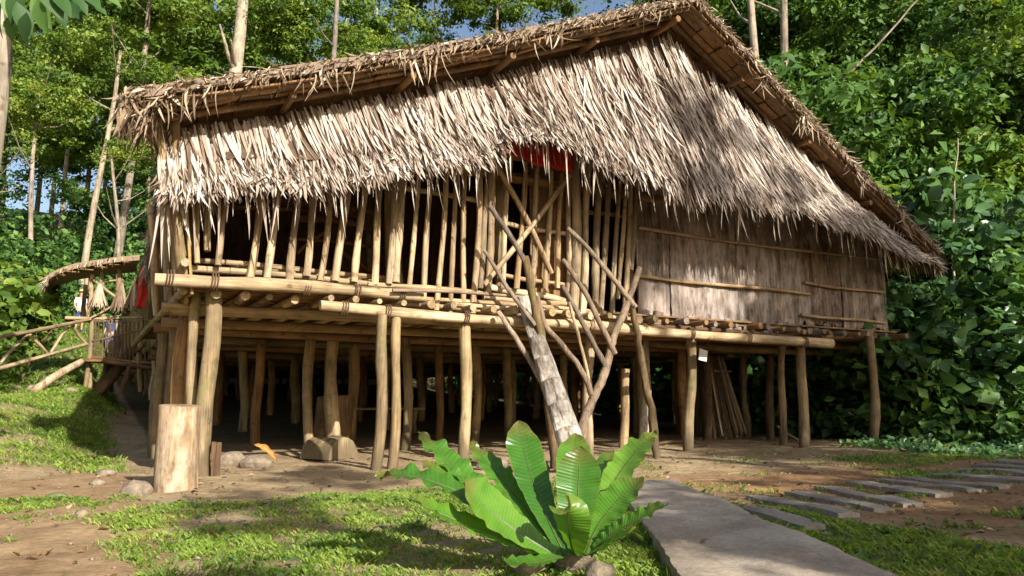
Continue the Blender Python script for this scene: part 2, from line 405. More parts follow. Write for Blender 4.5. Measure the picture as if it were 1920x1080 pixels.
xs = np.concatenate([np.linspace(-90, -14, 20), np.linspace(-13, -4.2, 40), np.arange(-4, 12.6, .11), np.linspace(12.9, 30, 50), np.linspace(32, 90, 20)])
ys = np.concatenate([np.linspace(-70, -10, 24), np.linspace(-9.5, -7.2, 12), np.arange(-7, 9, .11), np.linspace(9.3, 34, 70), np.linspace(36, 110, 24)])
GX, GY = np.meshgrid(xs, ys); gx = GX.ravel(); gy = GY.ravel(); gz = Hn(gx, gy)
nx_, ny_ = len(xs), len(ys)
ii = (np.arange(ny_ - 1)[:, None] * nx_ + np.arange(nx_ - 1)[None, :]).ravel()
gf = np.stack([ii, ii + 1, ii + 1 + nx_, ii + nx_], 1)
gmask = grass_mask(gx, gy)
redm = np.clip(sst(3.0, 4.5, gx) * (1 - sst(-3.5, -2, gy)) + .5 * (gx < -.8) * (gy < .5), 0, 1)
litter_shade = np.clip(sst(12.6, 14.5, gx) + sst(34, 38, gy) + .6 * sst(11, 12, gx) * sst(1, 3, gy) + .85 * sst(1.5, 6, gy) * (gx > -.2) * (gy < 29) + (1 - sst(-9, -5, gx)) * sst(20, 24, gy) * .6, 0, 1)  # under-floor term paints house shade into the soil; the rest is litter
me = npmesh('ground', np.stack([gx, gy, gz], 1), gf, {'grass': gmask, 'red': redm, 'litter': litter_shade}, True)
tag(link('ground', me, M_GROUND), kind='structure')

# concrete path
def grid_slab(name, corners, nu, nv, th, mat, jit=.006, edge=.03, kind=None, lift=.1):
    """corners: 4 ground points (x, y) in order; a slab with uneven edges, following the ground"""
    c = [Vector((p[0], p[1])) for p in corners]; o = sum(c, Vector((0, 0))) / 4; oz = H(o.x, o.y)
    v = []; f = []
    for j in range(nv + 1):
        for i in range(nu + 1):
            u = i / nu; w = j / nv
            p = c[0] * (1 - u) * (1 - w) + c[1] * u * (1 - w) + c[2] * u * w + c[3] * (1 - u) * w
            if i in (0, nu) or j in (0, nv): p = p + Vector((R.uniform(-edge, edge), R.uniform(-edge, edge))) * .6
            z = max(H(p.x, p.y), oz - .05) + lift + R.uniform(-jit, jit) - (.012 if (i in (0, nu) or j in (0, nv)) else 0)
            v.append((p.x - o.x, p.y - o.y, z - oz))
    n = (nu + 1)
    for j in range(nv):
        for i in range(nu):
            a = j * n + i; f.append((a, a + 1, a + 1 + n, a + n))
    rim = [i for i in range(n)] + [j * n + nu for j in range(1, nv + 1)] + [nv * n + i for i in range(nu - 1, -1, -1)] + [j * n for j in range(nv - 1, 0, -1)]
    b = len(v)
    for r in rim: v.append((v[r][0] * 1.004, v[r][1] * 1.004, v[r][2] - th))
    for k in range(len(rim)):
        k2 = (k + 1) % len(rim); f.append((rim[k2], rim[k], b + k, b + k2))
    return link(name, mesh(name, v, f, True, 45), mat, None, T((o.x, o.y, oz)))
pa, pb, pc, pd = [onZ(*q, .1) for q in ((1160, 905), (1262, 897), (1700, 1082), (1285, 1082))]
pl = pd + (pd - pa) * .35; pr = pc + (pc - pb) * .35
PATH = [(pl.x, pl.y), (pr.x, pr.y), (pb.x, pb.y), (pa.x, pa.y)]
tag(grid_slab('concrete_path', PATH, 16, 90, .3, M_CONC, .004, .011, lift=.10), kind='structure')

def on_path(x, y, m):
    q = [np.array(p) for p in PATH]; ins = np.ones(np.shape(x), bool)
    for i in range(4):
        a, b_ = q[i], q[(i + 1) % 4]; e = b_ - a; nrm = np.array([-e[1], e[0]]) / np.hypot(*e); ins &= ((x - a[0]) * nrm[0] + (y - a[1]) * nrm[1]) > -m
    return ins
# stepping slabs
slabs = [tuple((onZ(*q, .055).x, onZ(*q, .055).y) for q in ab) for ab in
         [((1352, 936), (1525, 979)), ((1415, 925), (1592, 962)), ((1487, 915), (1658, 949)), ((1543, 906), (1712, 937)), ((1598, 899), (1770, 924)), ((1650, 892), (1826, 913)), ((1700, 885), (1880, 904)), ((1745, 879), (1930, 896)), ((1790, 872), (1980, 889)), ((1830, 866), (2020, 881)), ((1868, 860), (2050, 873))]]
ordn = ['nearest', 'second', 'third', 'fourth', 'fifth', 'sixth', 'seventh', 'eighth', 'ninth', 'tenth', 'farthest']
for i, (a, b) in enumerate(slabs):
    a = Vector(a); b = Vector(b); d = (a - b).normalized(); nrm = Vector((d.y, -d.x)) * R.uniform(.085, .10)
    o = grid_slab('stepping_slab', [b - nrm, b + nrm, a + nrm, a - nrm], 4, 14, .14, M_SLAB, .003, .006, lift=.045)
    tag(o, f'{ordn[i]} grey stepping slab of the row leading from the concrete path', 'stepping slab', 'stepping slabs beside the concrete path')

# ------------------------------------------------------------------ the longhouse
LH = thing('longhouse', 'long thatched bamboo and timber stilt house with shaggy palm leaf gable', 'longhouse', (0, 0, 0))
THIN = {'post': .84, 'baluster': .86, 'floor_beam': .92, 'sill_pole': .9, 'door_post': .8, 'cross_beam': .85, 'rail': .85}
def hp(name, p0, p1, r0, r1=None, mat=M_POLE, **kw):
    k = THIN.get(name, 1); return pole(name, p0, p1, r0 * k, None if r1 is None else r1 * k, mat, LH, **kw)

# front posts: (base pixel, top pixel, plane Y, radius, material)
def fpost(bx, by, tx, ty, Y, r, mat=M_POST, rt=None, **kw):
    b = onY(bx, by, Y); t = onY(tx, ty, Y); b.z = H(b.x, b.y) - .15
    return hp('post', b, t, r, rt or r * .9, mat, sides=10, segs=7, **kw)
fpost(383, 890, 396, 535, 0.0, .125, rt=.10)
fpost(354, 765, 371, 545, 0.25, .085, rt=.065)
fpost(328, 800, 350, 575, .9, .11, M_BROWN)
fpost(306, 790, 330, 590, 1.6, .09, M_POST)
fpost(296, 760, 304, 610, 3.2, .10, M_POST)
fpost(703, 885, 722, 590, -.55, .085, rt=.08)
fpost(733, 884, 747, 590, -.5, .075, rt=.07)
fpost(620, 830, 628, 598, 2.7, .135, M_POST, rt=.10)
fpost(868, 876, 874, 605, -.42, .085, rt=.09)
fpost(1102, 850, 1107, 595, .5, .10, M_POLE)
fpost(1205, 838, 1211, 640, 1.5, .11, M_GREY)
fpost(1295, 845, 1293, 635, .3, .10, M_POST)
fpost(1283, 828, 1281, 650, 2.4, .12, M_BROWN)
fpost(1327, 828, 1326, 655, 2.6, .12, M_DARK)
fpost(1443, 826, 1445, 650, 2.2, .11, M_DARK)
fpost(1467, 835, 1467, 650, .7, .085, M_POST)
fpost(1506, 838, 1504, 648, .15, .11, M_POST)
fpost(1637, 838, 1633, 618, -.2, .10, M_POST)
b = onY(1168, 838, 1.2); b.z = H(b.x, b.y) - .1
hp('post', b, onY(1173, 692, 1.2), .09, .085, M_POLE, sides=10)
# inner rows of posts
for Y in (4.2, 6.4, 8.6, 11, 13.4, 16, 18.6, 21.3, 24, 25.8):
    for X in (0.05, 1.55, 3.0, 4.6, 6.2, 7.8, 9.4, 11.0, 12.2):
        x = (X + R.uniform(-.25, .25)) if X > .1 else X + .036 * min(Y, 12); y = Y + R.uniform(-.3, .3)
        hp('post', (x, y, H(x, y) - .1), (x + R.uniform(-.05, .05), y, 1.84), R.uniform(.085, .12), None, R.choice([M_POST, M_POST, M_BROWN]), segs=3)
for x, y in ((1.9, 3.0), (3.3, 2.3), (5.0, 3.2), (8.9, 3.3), (11.6, 3.0)):
    hp('post', (x, y, H(x, y) - .1), (x, y, 1.84), .1, None, M_POST, segs=4)

# floor beams, joists, boards
def sx(y): return .036 * min(max(y, 0), 12)
B1a, B1b = onY(290, 520, -.34), onY(792, 556, -.34)
hp('floor_beam', B1a, B1b, .085, .07, M_POLE, sides=12, segs=9, wob=.25)
hp('floor_beam', onY(600, 575, -.5), onY(1090, 611, -.5), .07, .075, M_POLE, sides=12, segs=9, wob=.25)
hp('floor_beam', onY(1060, 607, -.42), onY(1560, 646, -.42), .08, .085, M_POLE, sides=12, segs=9, wob=.25)
hp('floor_beam', (10.3, -.1, 1.98), (12.55, -.1, 2.06), .07, .07, M_BROWN)
for k, (Y, x0, x1, z, r) in enumerate([(.35, -.55, 6.2, 1.93, .085), (.75, 5.2, 12.4, 1.90, .08), (1.5, -.5, 12.4, 1.86, .085), (2.6, -.55, 12.4, 1.85, .09), (4.2, -.45, 12.5, 1.84, .09),
                                         (6.4, -.4, 12.5, 1.84, .09), (8.6, -.4, 12.5, 1.84, .09), (11, -.4, 12.5, 1.84, .09), (13.4, -.4, 12.5, 1.84, .09), (16, -.3, 12.5, 1.84, .09), (18.6, -.3, 12.5, 1.84, .09), (21.3, -.3, 12.5, 1.84, .09), (24, -.3, 12.5, 1.84, .09), (25.8, -.3, 12.5, 1.84, .09)]):
    hp('cross_beam', (x0 + sx(Y), Y, z), (x1, Y, z + R.uniform(-.02, .02)), r, r * .9, M_BROWN if k % 2 else M_POST, sides=8, segs=8, wob=.3)
for i in range(41):
    x = -.35 + i * .315 + R.uniform(-.04, .04); y0 = -.46 + R.uniform(-.10, .05) if x > 1.2 else -.22
    if x > 6.2: y0 += R.uniform(0, .22)
    hp('joist', (x, y0, 2.045 + R.uniform(-.02, .02)), (x + R.uniform(-.06, .06), 9 + R.uniform(-.3, .3), 2.035), R.uniform(.036, .068), .05, (M_PLANK if i % 2 else M_BROWN) if x > 6.3 else (M_POLE if i % 3 else M_POST), segs=3, sides=8, wob=.2)
for i in range(14):
    x = -.2 + i * .95
    hp('joist', (x, 8.7, 2.03), (x, 26, 2.03), .055, .05, M_BROWN, segs=2, sides=6)
for i in range(36):
    y = -.12 + i * .245
    o = link('floor_board', box_mesh(12.75, .215, .028, .004), M_BROWN, LH, T((6.0, y, 2.125 + R.uniform(-.006, .006))))
for i in range(10):
    link('floor_board', box_mesh(12.3, 1.7, .028, .004), M_BROWN, LH, T((6.25, 9.55 + i * 1.73, 2.125)))
# rattan lashings round the front beams
def lash(px, py, Y, r):
    c = onY(px, py, Y)
    for k in range(3):
        pts = [c + Vector((.03 * (k - 1) + .008 * math.sin(a_), r * math.cos(a_), r * math.sin(a_))) for a_ in [i / 10 * 6.283 for i in range(11)]]
        v, f = tube_data([q - c for q in pts], [.009] * 11, 5, rough=.1); link('lashing', mesh('lashing', v, f), M_DARK, LH, T(c))
for px in (318, 402, 575, 668, 752): lash(px, 520 + (px - 290) * .072, -.34, .092)
for px in (645, 725, 872, 985): lash(px, 575 + (px - 600) * .0735, -.5, .085)
for px in (1105, 1205, 1294, 1400, 1506): lash(px, 607 + (px - 1060) * .078, -.42, .095)
# stacked sill poles along the front edge
def sill(ax, ay, bx, by, Y, r, m=M_POLE): hp('sill_pole', onY(ax, ay, Y), onY(bx, by, Y), r, r * .9, m, sides=8, segs=8, wob=.35)
sill(335, 500, 700, 532, -.12, .045); sill(375, 489, 720, 520, .06, .04); sill(430, 498, 720, 524, .2, .04)
sill(690, 531, 905, 549, -.18, .035); sill(740, 555, 1180, 592, -.14, .05); sill(850, 568, 1200, 600, -.28, .035)
sill(905, 559, 1075, 572, -.05, .05); sill(760, 571, 1000, 590, -.22, .035)
hp('rail', onY(735, 543, -.46), onY(1000, 556, -.46), .03, .025, M_TWIG, segs=7, wob=.6)
hp('sill_pole', onY(1200, 596, -.13), onY(1522, 621, -.13), .03, .03, M_POLE, segs=7)
hp('sill_pole', onY(1195, 608, -.18), onY(1520, 636, -.2), .045, .04, M_DARK, segs=7)

# balusters
bal = [(352, 480, 336, 396, .045), (371, 495, 371, 365, .042), (390, 470, 396, 340, .05), (406, 499, 422, 357, .045), (467, 527, 490, 369, .055), (500, 523, 523, 361, .055), (545, 527, 558, 400, .055),
       (572, 519, 583, 404, .05), (599, 527, 616, 400, .05), (630, 527, 651, 349, .058), (665, 530, 683, 353, .055), (700, 534, 716, 338, .055), (727, 534, 743, 326, .055), (744, 530, 750, 330, .07),
       (768, 540, 785, 321, .04), (795, 578, 808, 325, .045), (821, 583, 834, 321, .045), (844, 589, 855, 321, .045), (866, 585, 874, 372, .042), (887, 589, 900, 317, .055), (900, 540, 912, 381, .05),
       (1089, 587, 1106, 317, .065), (1110, 604, 1128, 325, .07), (1125, 589, 1142, 342, .055), (1145, 600, 1162, 359, .05), (1172, 612, 1181, 351, .06), (1181, 506, 1196, 342, .055), (1160, 560, 1173, 352, .04)]
for i, (bx, by, tx, ty, r) in enumerate(bal):
    b = onY(bx, by, -.2 + R.uniform(-.03, .03)); t = onY(tx, ty, -.02); d = (t - b)
    t = t + d * ((4.05 + .1 * max(0, t.x) - t.z) / d.z) if t.z < 4.0 + .1 * max(0, t.x) else t
    hp('baluster', b, t, r, r * .92, M_POLE, sides=8, segs=7, wob=.45, bow=R.uniform(0, .035))
hp('door_post', onY(1076, 610, -.1), onY(1080, 290, -.1), .095, .085, M_POLE, sides=10, segs=6)
hp('door_post', onY(915, 560, -.08), onY(925, 290, -.08), .07, .065, M_POLE, sides=10, segs=6)
hp('rail', onY(640, 340, .1), onY(925, 378, .1), .045, .045, M_POLE, segs=7)
hp('rail', onY(1076, 393, .08), onY(1200, 412, .08), .045, .04, M_POLE, segs=5)
hp('top_plate', (-.6, .05, 4.1), (12.5, .05, 4.1), .09, .09, M_BROWN, segs=6)
for x in (-.35, 2.2, 3.9, 5.1, 6.25, 9.3, 12.2):
    hp('wall_post', (x, .18, 2.1), (x, .18, 4.3 + .25 * min(x + .3, 2)), .085, .08, M_POST, segs=4)

# the gate of poles with its crossed braces
GT = link('gate', None, None, LH, T(onY(1000, 560, -.02))); 
def gp(name, ax, ay, bx, by, r, Y=-.06, m=M_POLE): pole(name, onY(ax, ay, Y), onY(bx, by, Y), r, r * .9, m, GT, segs=6, wob=.4)
for a in [(940, 542, 957, 295), (970, 542, 987, 304), (996, 560, 1008, 312), (1023, 548, 1034, 320), (1044, 540, 1053, 325), (1064, 548, 1068, 330)]: gp('slat', *a, .042)
gp('rail', 942, 291, 1072, 321, .05, .0); gp('rail', 947, 419, 1060, 440, .035, .0); gp('rail', 940, 515, 1066, 536, .03, 0); gp('rail', 908, 534, 1062, 566, .05, .02)
gp('brace', 934, 310, 1036, 512, .04, -.13); gp('brace', 1070, 329, 908, 536, .04, -.17)
for i, px in enumerate((1003, 1019, 1035, 1051, 1066)):
    t = onY(px, 300, .10); b = onY(px - 2, 558, .10)
    link('board', box_mesh(.16, .025, t.z - b.z, .008), M_BROWN, GT, T((t + b) / 2))

# right hand wall of broad bark boards held by battens
jx = [1193, 1258, 1383, 1500, 1574, 1657]
for i in range(len(jx) - 1):
    x0 = onY(jx[i], 500, 0).x; x1 = onY(jx[i + 1], 500, 0).x - .006; w = x1 - x0
    nu, nv = 22, 30; v = []; f = []
    zb = 2.06 + R.uniform(-.03, .06) + (.1 if i > 2 else 0); zt = 4.35; base = (.012 if i % 2 else 0) + R.uniform(-.006, .006)
    warp = R.uniform(-.02, .02); sd_ = R.random() * 50
    rag = [R.uniform(-.07, .07) for _ in range(nu + 1)]
    for j in range(nv + 1):
        for k in range(nu + 1):
            u = k / nu; t = j / nv; z = zb + (zt - zb) * t + rag[k] * (1 - t) ** 6
            y = base + warp * (u - .5) * 2 + .075 * (float(fbm(x0 + u * w * 5 + sd_, z * .8, 3, 4)) - .5) - .015 * (abs(u - .5) * 2) ** 6 * 0
            edge = (R.uniform(0, .015) if k == 0 else -R.uniform(0, .015) if k == nu else 0)
            v.append((x0 + u * w + edge, y, z))
    n = len(v); m_ = nu + 1
    v += [(a, b_ + .03, c) for a, b_, c in v]
    for j in range(nv):
        for k in range(nu):
            a = j * m_ + k; f.append((a, a + 1, a + 1 + m_, a + m_)); f.append((n + a + 1, n + a, n + a + m_, n + a + 1 + m_))
    for j in range(nv):
        a = j * m_; f.append((a, a + m_, n + a + m_, n + a)); a += nu; f.append((a + m_, a, n + a, n + a + m_))
    for k in range(nu): f.append((k + 1, k, n + k, n + k + 1)); a = nv * m_ + k; f.append((a, a + 1, n + a + 1, n + a))
    o_ = Vector((x0, 0, 2)); link('wall_board', mesh('wall_board', [Vector(q) - o_ for q in v], f, True, 50), M_PLANK, LH, T(o_))
def batten(ax, ay, bx, by, r=.03, Y=-.06): hp('batten', onY(ax, ay, Y), onY(bx, by, Y), r, r * .85, M_POLE, segs=9, wob=.7)
batten(1198, 428, 1642, 488); batten(1200, 516, 1517, 553); batten(1510, 530, 1656, 550); batten(1190, 594, 1522, 617, .028); batten(1500, 589, 1661, 607, .03); batten(1310, 365, 1640, 420, .035)
# short broken wall stubs under the boards
for i in range(22):
    x = 6.35 + i * .275 + R.uniform(-.1, .1); h = R.uniform(.06, .24)
    link('board_stub', box_mesh(R.uniform(.10, .26), .03, h, .025), M_PLANK, LH, T((x, -.10 - R.uniform(0, .08), 2.0 + h / 2)) @ Matrix.Rotation(R.uniform(-.12, .12), 4, 'Y'))

AX, AZ = 6.3, 6.86; EL, ELZ = -1.12, 4.0; ER, ERZ = 12.95, 3.72
YA, YL, YR = -1.45, -1.0, -.85
def roof_z(x): return ELZ + (AZ - ELZ) * (x - EL) / (AX - EL) if x < AX else ERZ + (AZ - ERZ) * (ER - x) / (ER - AX)
def barge_y(x): return YL + (YA - YL) * (x - EL) / (AX - EL) if x < AX else YR + (YA - YR) * (ER - x) / (ER - AX)
# side and rear walls
def side_board(x0, z0, x1, z1, y, w, mat):
    v = [(x0, y - w / 2, z0), (x0, y + w / 2, z0), (x1, y + w / 2, z1), (x1, y - w / 2, z1)]; t = .03 if x1 < 3 else -.03
    v += [(a + t, b_, c) for a, b_, c in v]; o_ = Vector((x0, y, z0))
    f = [(0, 1, 2, 3), (7, 6, 5, 4), (0, 4, 5, 1), (1, 5, 6, 2), (2, 6, 7, 3), (3, 7, 4, 0)]
    link('side_board', mesh('side_board', [Vector(q) - o_ for q in v], f, False), mat, LH, T(o_))
y = -.3
while y < 9:
    w = R.uniform(.16, .26); side_board(-.30 + sx(y) + R.uniform(-.015, .015), 2.0 + R.uniform(-.08, .04), -.52 + sx(y) + R.uniform(-.015, .015), 3.85, y + w / 2, w - .012, M_SIDE); y += w
while y < 26: side_board(-.30 + sx(y), 2.1, -.52 + sx(y), 3.85, y + .5, .99, M_SIDE); y += 1
for i in range(26): side_board(12.35, 2.05, 12.55, 4.0, .5 + i, .98, M_PLANK)
for i in range(13): zt_ = min(roof_z(.05 + i - .5), roof_z(.05 + i + .5)) - .22; link('rear_board', box_mesh(.98, .03, zt_ - 2.1, .004), M_PLANK, LH, T((.05 + i, 26.0, (zt_ + 2.1) / 2)))
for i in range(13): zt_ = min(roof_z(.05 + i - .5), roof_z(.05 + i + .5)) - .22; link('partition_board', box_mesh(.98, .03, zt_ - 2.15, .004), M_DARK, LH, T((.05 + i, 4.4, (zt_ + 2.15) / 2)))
hp('side_rail', (-.38, -.5, 2.35), (-.06, 9, 2.4), .045, .04, M_POLE); hp('side_rail', (-.48, -.6, 3.2), (-.16, 9, 3.2), .045, .04, M_POLE)
hp('side_pole', (-.40, -.32, 2.15), (-.60, -.36, 4.0), .06, .05, M_POST); hp('side_pole', (-.42, -.1, 2.2), (-.75, -.5, 3.9), .045, .04, M_POLE)
hp('side_pole', (-.38, 1.2, 2.1), (-.6, 1.2, 3.8), .05, .045, M_POLE); hp('side_pole', (-.38, 3.2, 2.1), (-.6, 3.2, 3.8), .05, .045, M_POLE)
# shelves and rails seen inside between the balusters
hp('shelf_pole', onY(425, 388, 2.2), onY(705, 402, 2.2), .04, .04, M_BROWN); hp('shelf_pole', onY(560, 408, 1.9), onY(700, 424, 1.9), .06, .06, M_BROWN)
hp('shelf_pole', onY(540, 445, 2.0), onY(700, 462, 2.0), .03, .03, M_BROWN); hp('shelf_pole', onY(556, 474, 2.0), onY(612, 432, 2.0), .03, .03, M_BROWN)
hp('shelf_pole', onY(693, 372, 2.1), onY(690, 510, 2.1), .05, .05, M_POST); hp('shelf_pole', onY(747, 380, 1.2), onY(745, 540, 1.2), .07, .07, M_POST)
hp('shelf_pole', onY(640, 470, 2.0), onY(686, 505, 2.0), .03, .03, M_BROWN)
link('shelf_board', box_mesh(1.6, .45, .05, .01), M_BROWN, LH, T(onY(600, 392, 2.2)))

# roof
def roof_slope(x0, x1):
    v = []; f = []; nu = 24; ysn = [None, 0.2, 2, 5, 10, 16, 22, 26.8]
    for th in (0, -.11):
        for i in range(nu + 1):
            x = x0 + (x1 - x0) * i / nu
            for yy in ysn:
                y = barge_y(x) if yy is None else yy
                if x0 < 3 and yy is not None: x = x0 + .5 + sx(yy) + (x1 - x0 - .5 - sx(yy)) * i / nu
                elif x0 < 3: x = x0 + (x1 - x0) * i / nu
                v.append((x, y, roof_z(x) + th + R.uniform(-.02, .02) - .10 * math.sin(math.pi * i / nu) * (1 if x0 < 3 else .4)))
    m_ = len(ysn); n = (nu + 1) * m_
    for i in range(nu):
        for j in range(m_ - 1):
            a = i * m_ + j; q = (a, a + m_, a + m_ + 1, a + 1); f.append(q); f.append(tuple(n + k for k in reversed(q)))
        a = i * m_; f.append((a + m_, a, n + a, n + a + m_)); a = i * m_ + m_ - 1; f.append((a, a + m_, n + a + m_, n + a))
    for j in range(m_ - 1):
        f.append((j, j + 1, n + j + 1, n + j)); a = nu * m_ + j; f.append((a + 1, a, n + a, n + a + 1))
    me_ = mesh('roof_slope', v, f, True, 60)
    at = me_.attributes.new('tint', 'FLOAT', 'POINT'); at.data.foreach_set('value', np.full(len(v), .3, np.float32))
    return link('roof_slope', me_, M_OLDTH, LH)
RL = roof_slope(EL, AX); RR_ = roof_slope(AX, ER)
def sag(x): return .10 * math.sin(math.pi * (x - EL) / (AX - EL)) if x < AX else .04 * math.sin(math.pi * (ER - x) / (ER - AX))
def rz(x): return roof_z(x) - sag(x)
# underside panels of pressed palm leaf along both verges, and the verge rafters
for side, x0, x1, n in ((0, EL, AX, 19), (1, AX, ER, 17)):
    for row in range(3):
        for i in range(n):
            xa = x0 + (x1 - x0) * i / n; xb = x0 + (x1 - x0) * (i + 1) / n - .02 * (1 if side == 0 else 1); xm = (xa + xb) / 2
            y0_ = .05 + row * .3; d = .28
            dz = -.17 - .018 * row + R.uniform(-.012, .012); tl = R.uniform(-.02, .02)
            q = [(xa, barge_y(xa) + y0_, rz(xa) + dz + tl), (xb, barge_y(xb) + y0_, rz(xb) + dz - tl), (xb, barge_y(xb) + y0_ + d, rz(xb) + dz - tl), (xa, barge_y(xa) + y0_ + d, rz(xa) + dz + tl)]
            o_ = Vector((xm, barge_y(xm), rz(xm))); v = [Vector(p) - o_ for p in q]; v += [p + Vector((0, 0, .02)) for p in v]
            link('palm_panel', mesh('palm_panel', v, [(3, 2, 1, 0), (4, 5, 6, 7), (0, 1, 5, 4), (1, 2, 6, 5), (2, 3, 7, 6), (3, 0, 4, 7)], False), M_PANEL, LH, T(o_))
def rafter(x0, x1, dy, dz, r, mat):
    pts = [(x0 + (x1 - x0) * t / 6, barge_y(x0 + (x1 - x0) * t / 6) + dy, rz(x0 + (x1 - x0) * t / 6) + dz) for t in range(7)]
    tube('rafter', pts, [r] * 7, mat, LH, k=2)
for (a, b_) in ((EL, AX), (AX, ER)):
    rafter(a, b_, .14, -.175, .034, M_DARK); rafter(a, b_, .50, -.23, .04, M_DARK)
for x in (-.9, .6, 2.0, 3.4, 4.8, 6.1, 7.6, 9.2, 10.9, 12.5):
    hp('purlin', (x, barge_y(x) + R.uniform(.12, .3), rz(x) - .28), (x, 6.0 if x > -.5 else -.2, rz(x) - .30), .045, .045, M_BROWN, segs=3)

# ribbons of palm leaf: shared builder
def ribbons(name, P, D, Nn, Ln, Wd, tint, curl, mat, parent=None, segs=4, kind='stuff', sway=None, profile=None):
    """P start (n,3), D direction, Nn facing normal, Ln length, Wd width"""
    n = len(P); B = np.cross(D, Nn); B /= np.linalg.norm(B, axis=1, keepdims=True) + 1e-9
    prof = profile or [.6, 1, .95, .7, .04]
    V = np.zeros((n, segs + 1, 2, 3)); sw = np.zeros(n) if sway is None else sway
    for i in range(segs + 1):
        t = i / segs
        c = P + D * (Ln * t)[:, None] + Nn * (curl * t * t)[:, None] + B * (sw * t * t)[:, None]
        h = B * (Wd * .5 * prof[i])[:, None]
        fold = Nn * (Wd * .18 * prof[i])[:, None]
        V[:, i, 0] = c - h + fold * (1 if i % 2 else .6); V[:, i, 1] = c + h
    b = np.arange(n) * (segs + 1) * 2; fs = []
    for i in range(segs): fs.append(np.stack([b + 2 * i, b + 2 * i + 1, b + 2 * i + 3, b + 2 * i + 2], 1))
    Fc = np.concatenate(fs)
    me_ = npmesh(name, V.reshape(-1, 3), Fc, {'tint': np.repeat(tint, (segs + 1) * 2)}, False)
    o = link(name, me_, mat, parent)
    if kind: o['kind'] = kind
    return o

# the shaggy gable apron: two faces meeting at a crease below the apex
HX = [-.75, -.4, 0, .96, 1.58, 2.23, 3.05, 3.35, 4.25, 5.1, 6.1, 7.4, 8.8, 10.0, 11.2, 12.3, 13.05]
HZ = [2.98, 3.03, 3.20, 3.29, 3.46, 3.64, 3.82, 4.17, 4.15, 3.88, 3.70, 3.78, 3.84, 3.74, 3.53, 3.40, 3.42]
CX = 6.12
def apron_top(x): return rz(x) - (.28 if x < CX else .22)
def apron_y(x, t):                                         # t 0 top, 1 hem
    e = np.where(x < CX, (x + .7) / (CX + .7), (12.9 - x) / (12.9 - CX)); e = np.clip(e, 0, 1)
    yt = np.where(x < CX, -.20 - .45 * e, -.52 - .13 * e - .25 * e * (1 - e)); yb = np.where(x < CX, -.55 - .85 * e ** .8, -.80 - .60 * e ** .8)
    return yt + (yb - yt) * t
nrow, ncol = 10, 60; v = []; f = []
for j in range(nrow + 1):
    for i in range(ncol + 1):
        x = -.66 + (12.85 + .66) * i / ncol; t = j / nrow; zt = apron_top(x); zb = np.interp(x, HX, HZ) + .34
        v.append((x, float(apron_y(x, t)) + .05, zt + (zb - zt) * t))
for j in range(nrow):
    for i in range(ncol):
        a = j * (ncol + 1) + i; f.append((a, a + ncol + 1, a + ncol + 2, a + 1))
me_ = mesh('thatch_backing', v, f); at = me_.attributes.new('tint', 'FLOAT', 'POINT'); at.data.foreach_set('value', np.full(len(v), .12, np.float32))  # dark tint paints the shade seen between the strands
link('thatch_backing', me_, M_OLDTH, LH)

rzv = np.vectorize(rz)
def apron_strands(n, tmin, tmax, lmin, lmax, seed):
    g = np.random.default_rng(seed)
    x = g.uniform(-.72, 12.95, n); t = g.uniform(tmin, tmax, n) ** .85
    zt = rzv(x) - np.where(x < CX, .28, .22); zb = np.interp(x, HX, HZ) + (fbm(x * 1.3, x * 0 + 2, 77, 3) - .5) * .22
    hgt = zt - zb
    L = g.uniform(lmin, lmax, n); L = np.minimum(L, np.maximum(hgt * (1 - t) + np.where(g.random(n) < .22, g.uniform(.0, .26, n), g.normal(-.06, .10, n)), .10))
    z = zt - hgt * t; y = apron_y(x, t)
    cn = fbm(x * 7 + t * 1.5, t * 2.2, 61, 3); cn2 = fbm(x * 2.2, t * 3, 71, 3)
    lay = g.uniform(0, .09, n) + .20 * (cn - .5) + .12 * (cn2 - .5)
    slope = (apron_y(x, np.ones(n)) - apron_y(x, np.zeros(n))) / np.maximum(hgt, .3)
    lean = np.where(x < CX, .20 - .16 * np.clip((x + .7) / 6.8, 0, 1), .10 + .22 * np.clip((x - CX) / 6.8, 0, 1)) + .5 * (fbm(x * 1.8 + 4, t * 1.5, 91, 3) - .5) + g.normal(0, .055, n)
    D = np.stack([lean, slope * .9 + g.normal(0, .05, n), -np.ones(n)], 1); D /= np.linalg.norm(D, axis=1, keepdims=True)
    a = g.normal(0, .5, n)
    Nn = np.stack([np.sin(a), -np.cos(a), .25 + 0 * a], 1); Nn -= D * np.sum(D * Nn, 1, keepdims=True); Nn /= np.linalg.norm(Nn, axis=1, keepdims=True)
    P = np.stack([x, y - lay, z], 1)
    W_ = g.uniform(.018, .038, n) * np.interp(x, [-1, 3, 7], [1.25, 1.1, .95]); tint = np.where((lay < .012) | (g.random(n) < .16), g.uniform(.02, .32, n), np.clip(g.normal(.68, .2, n) + .5 * (cn - .5), .05, 1))  # low-lying strands get a dark tint that paints shade into the gaps
    curl = np.abs(g.normal(.0, .07, n)) * L / .6 + .03
    return P, D, Nn, L, W_, tint, curl, g.normal(.02, .05, n)
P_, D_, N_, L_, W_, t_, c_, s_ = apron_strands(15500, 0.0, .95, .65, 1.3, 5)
ribbons('palm_thatch', P_, D_, N_, L_, W_, t_, c_, M_THATCH, LH, sway=s_)
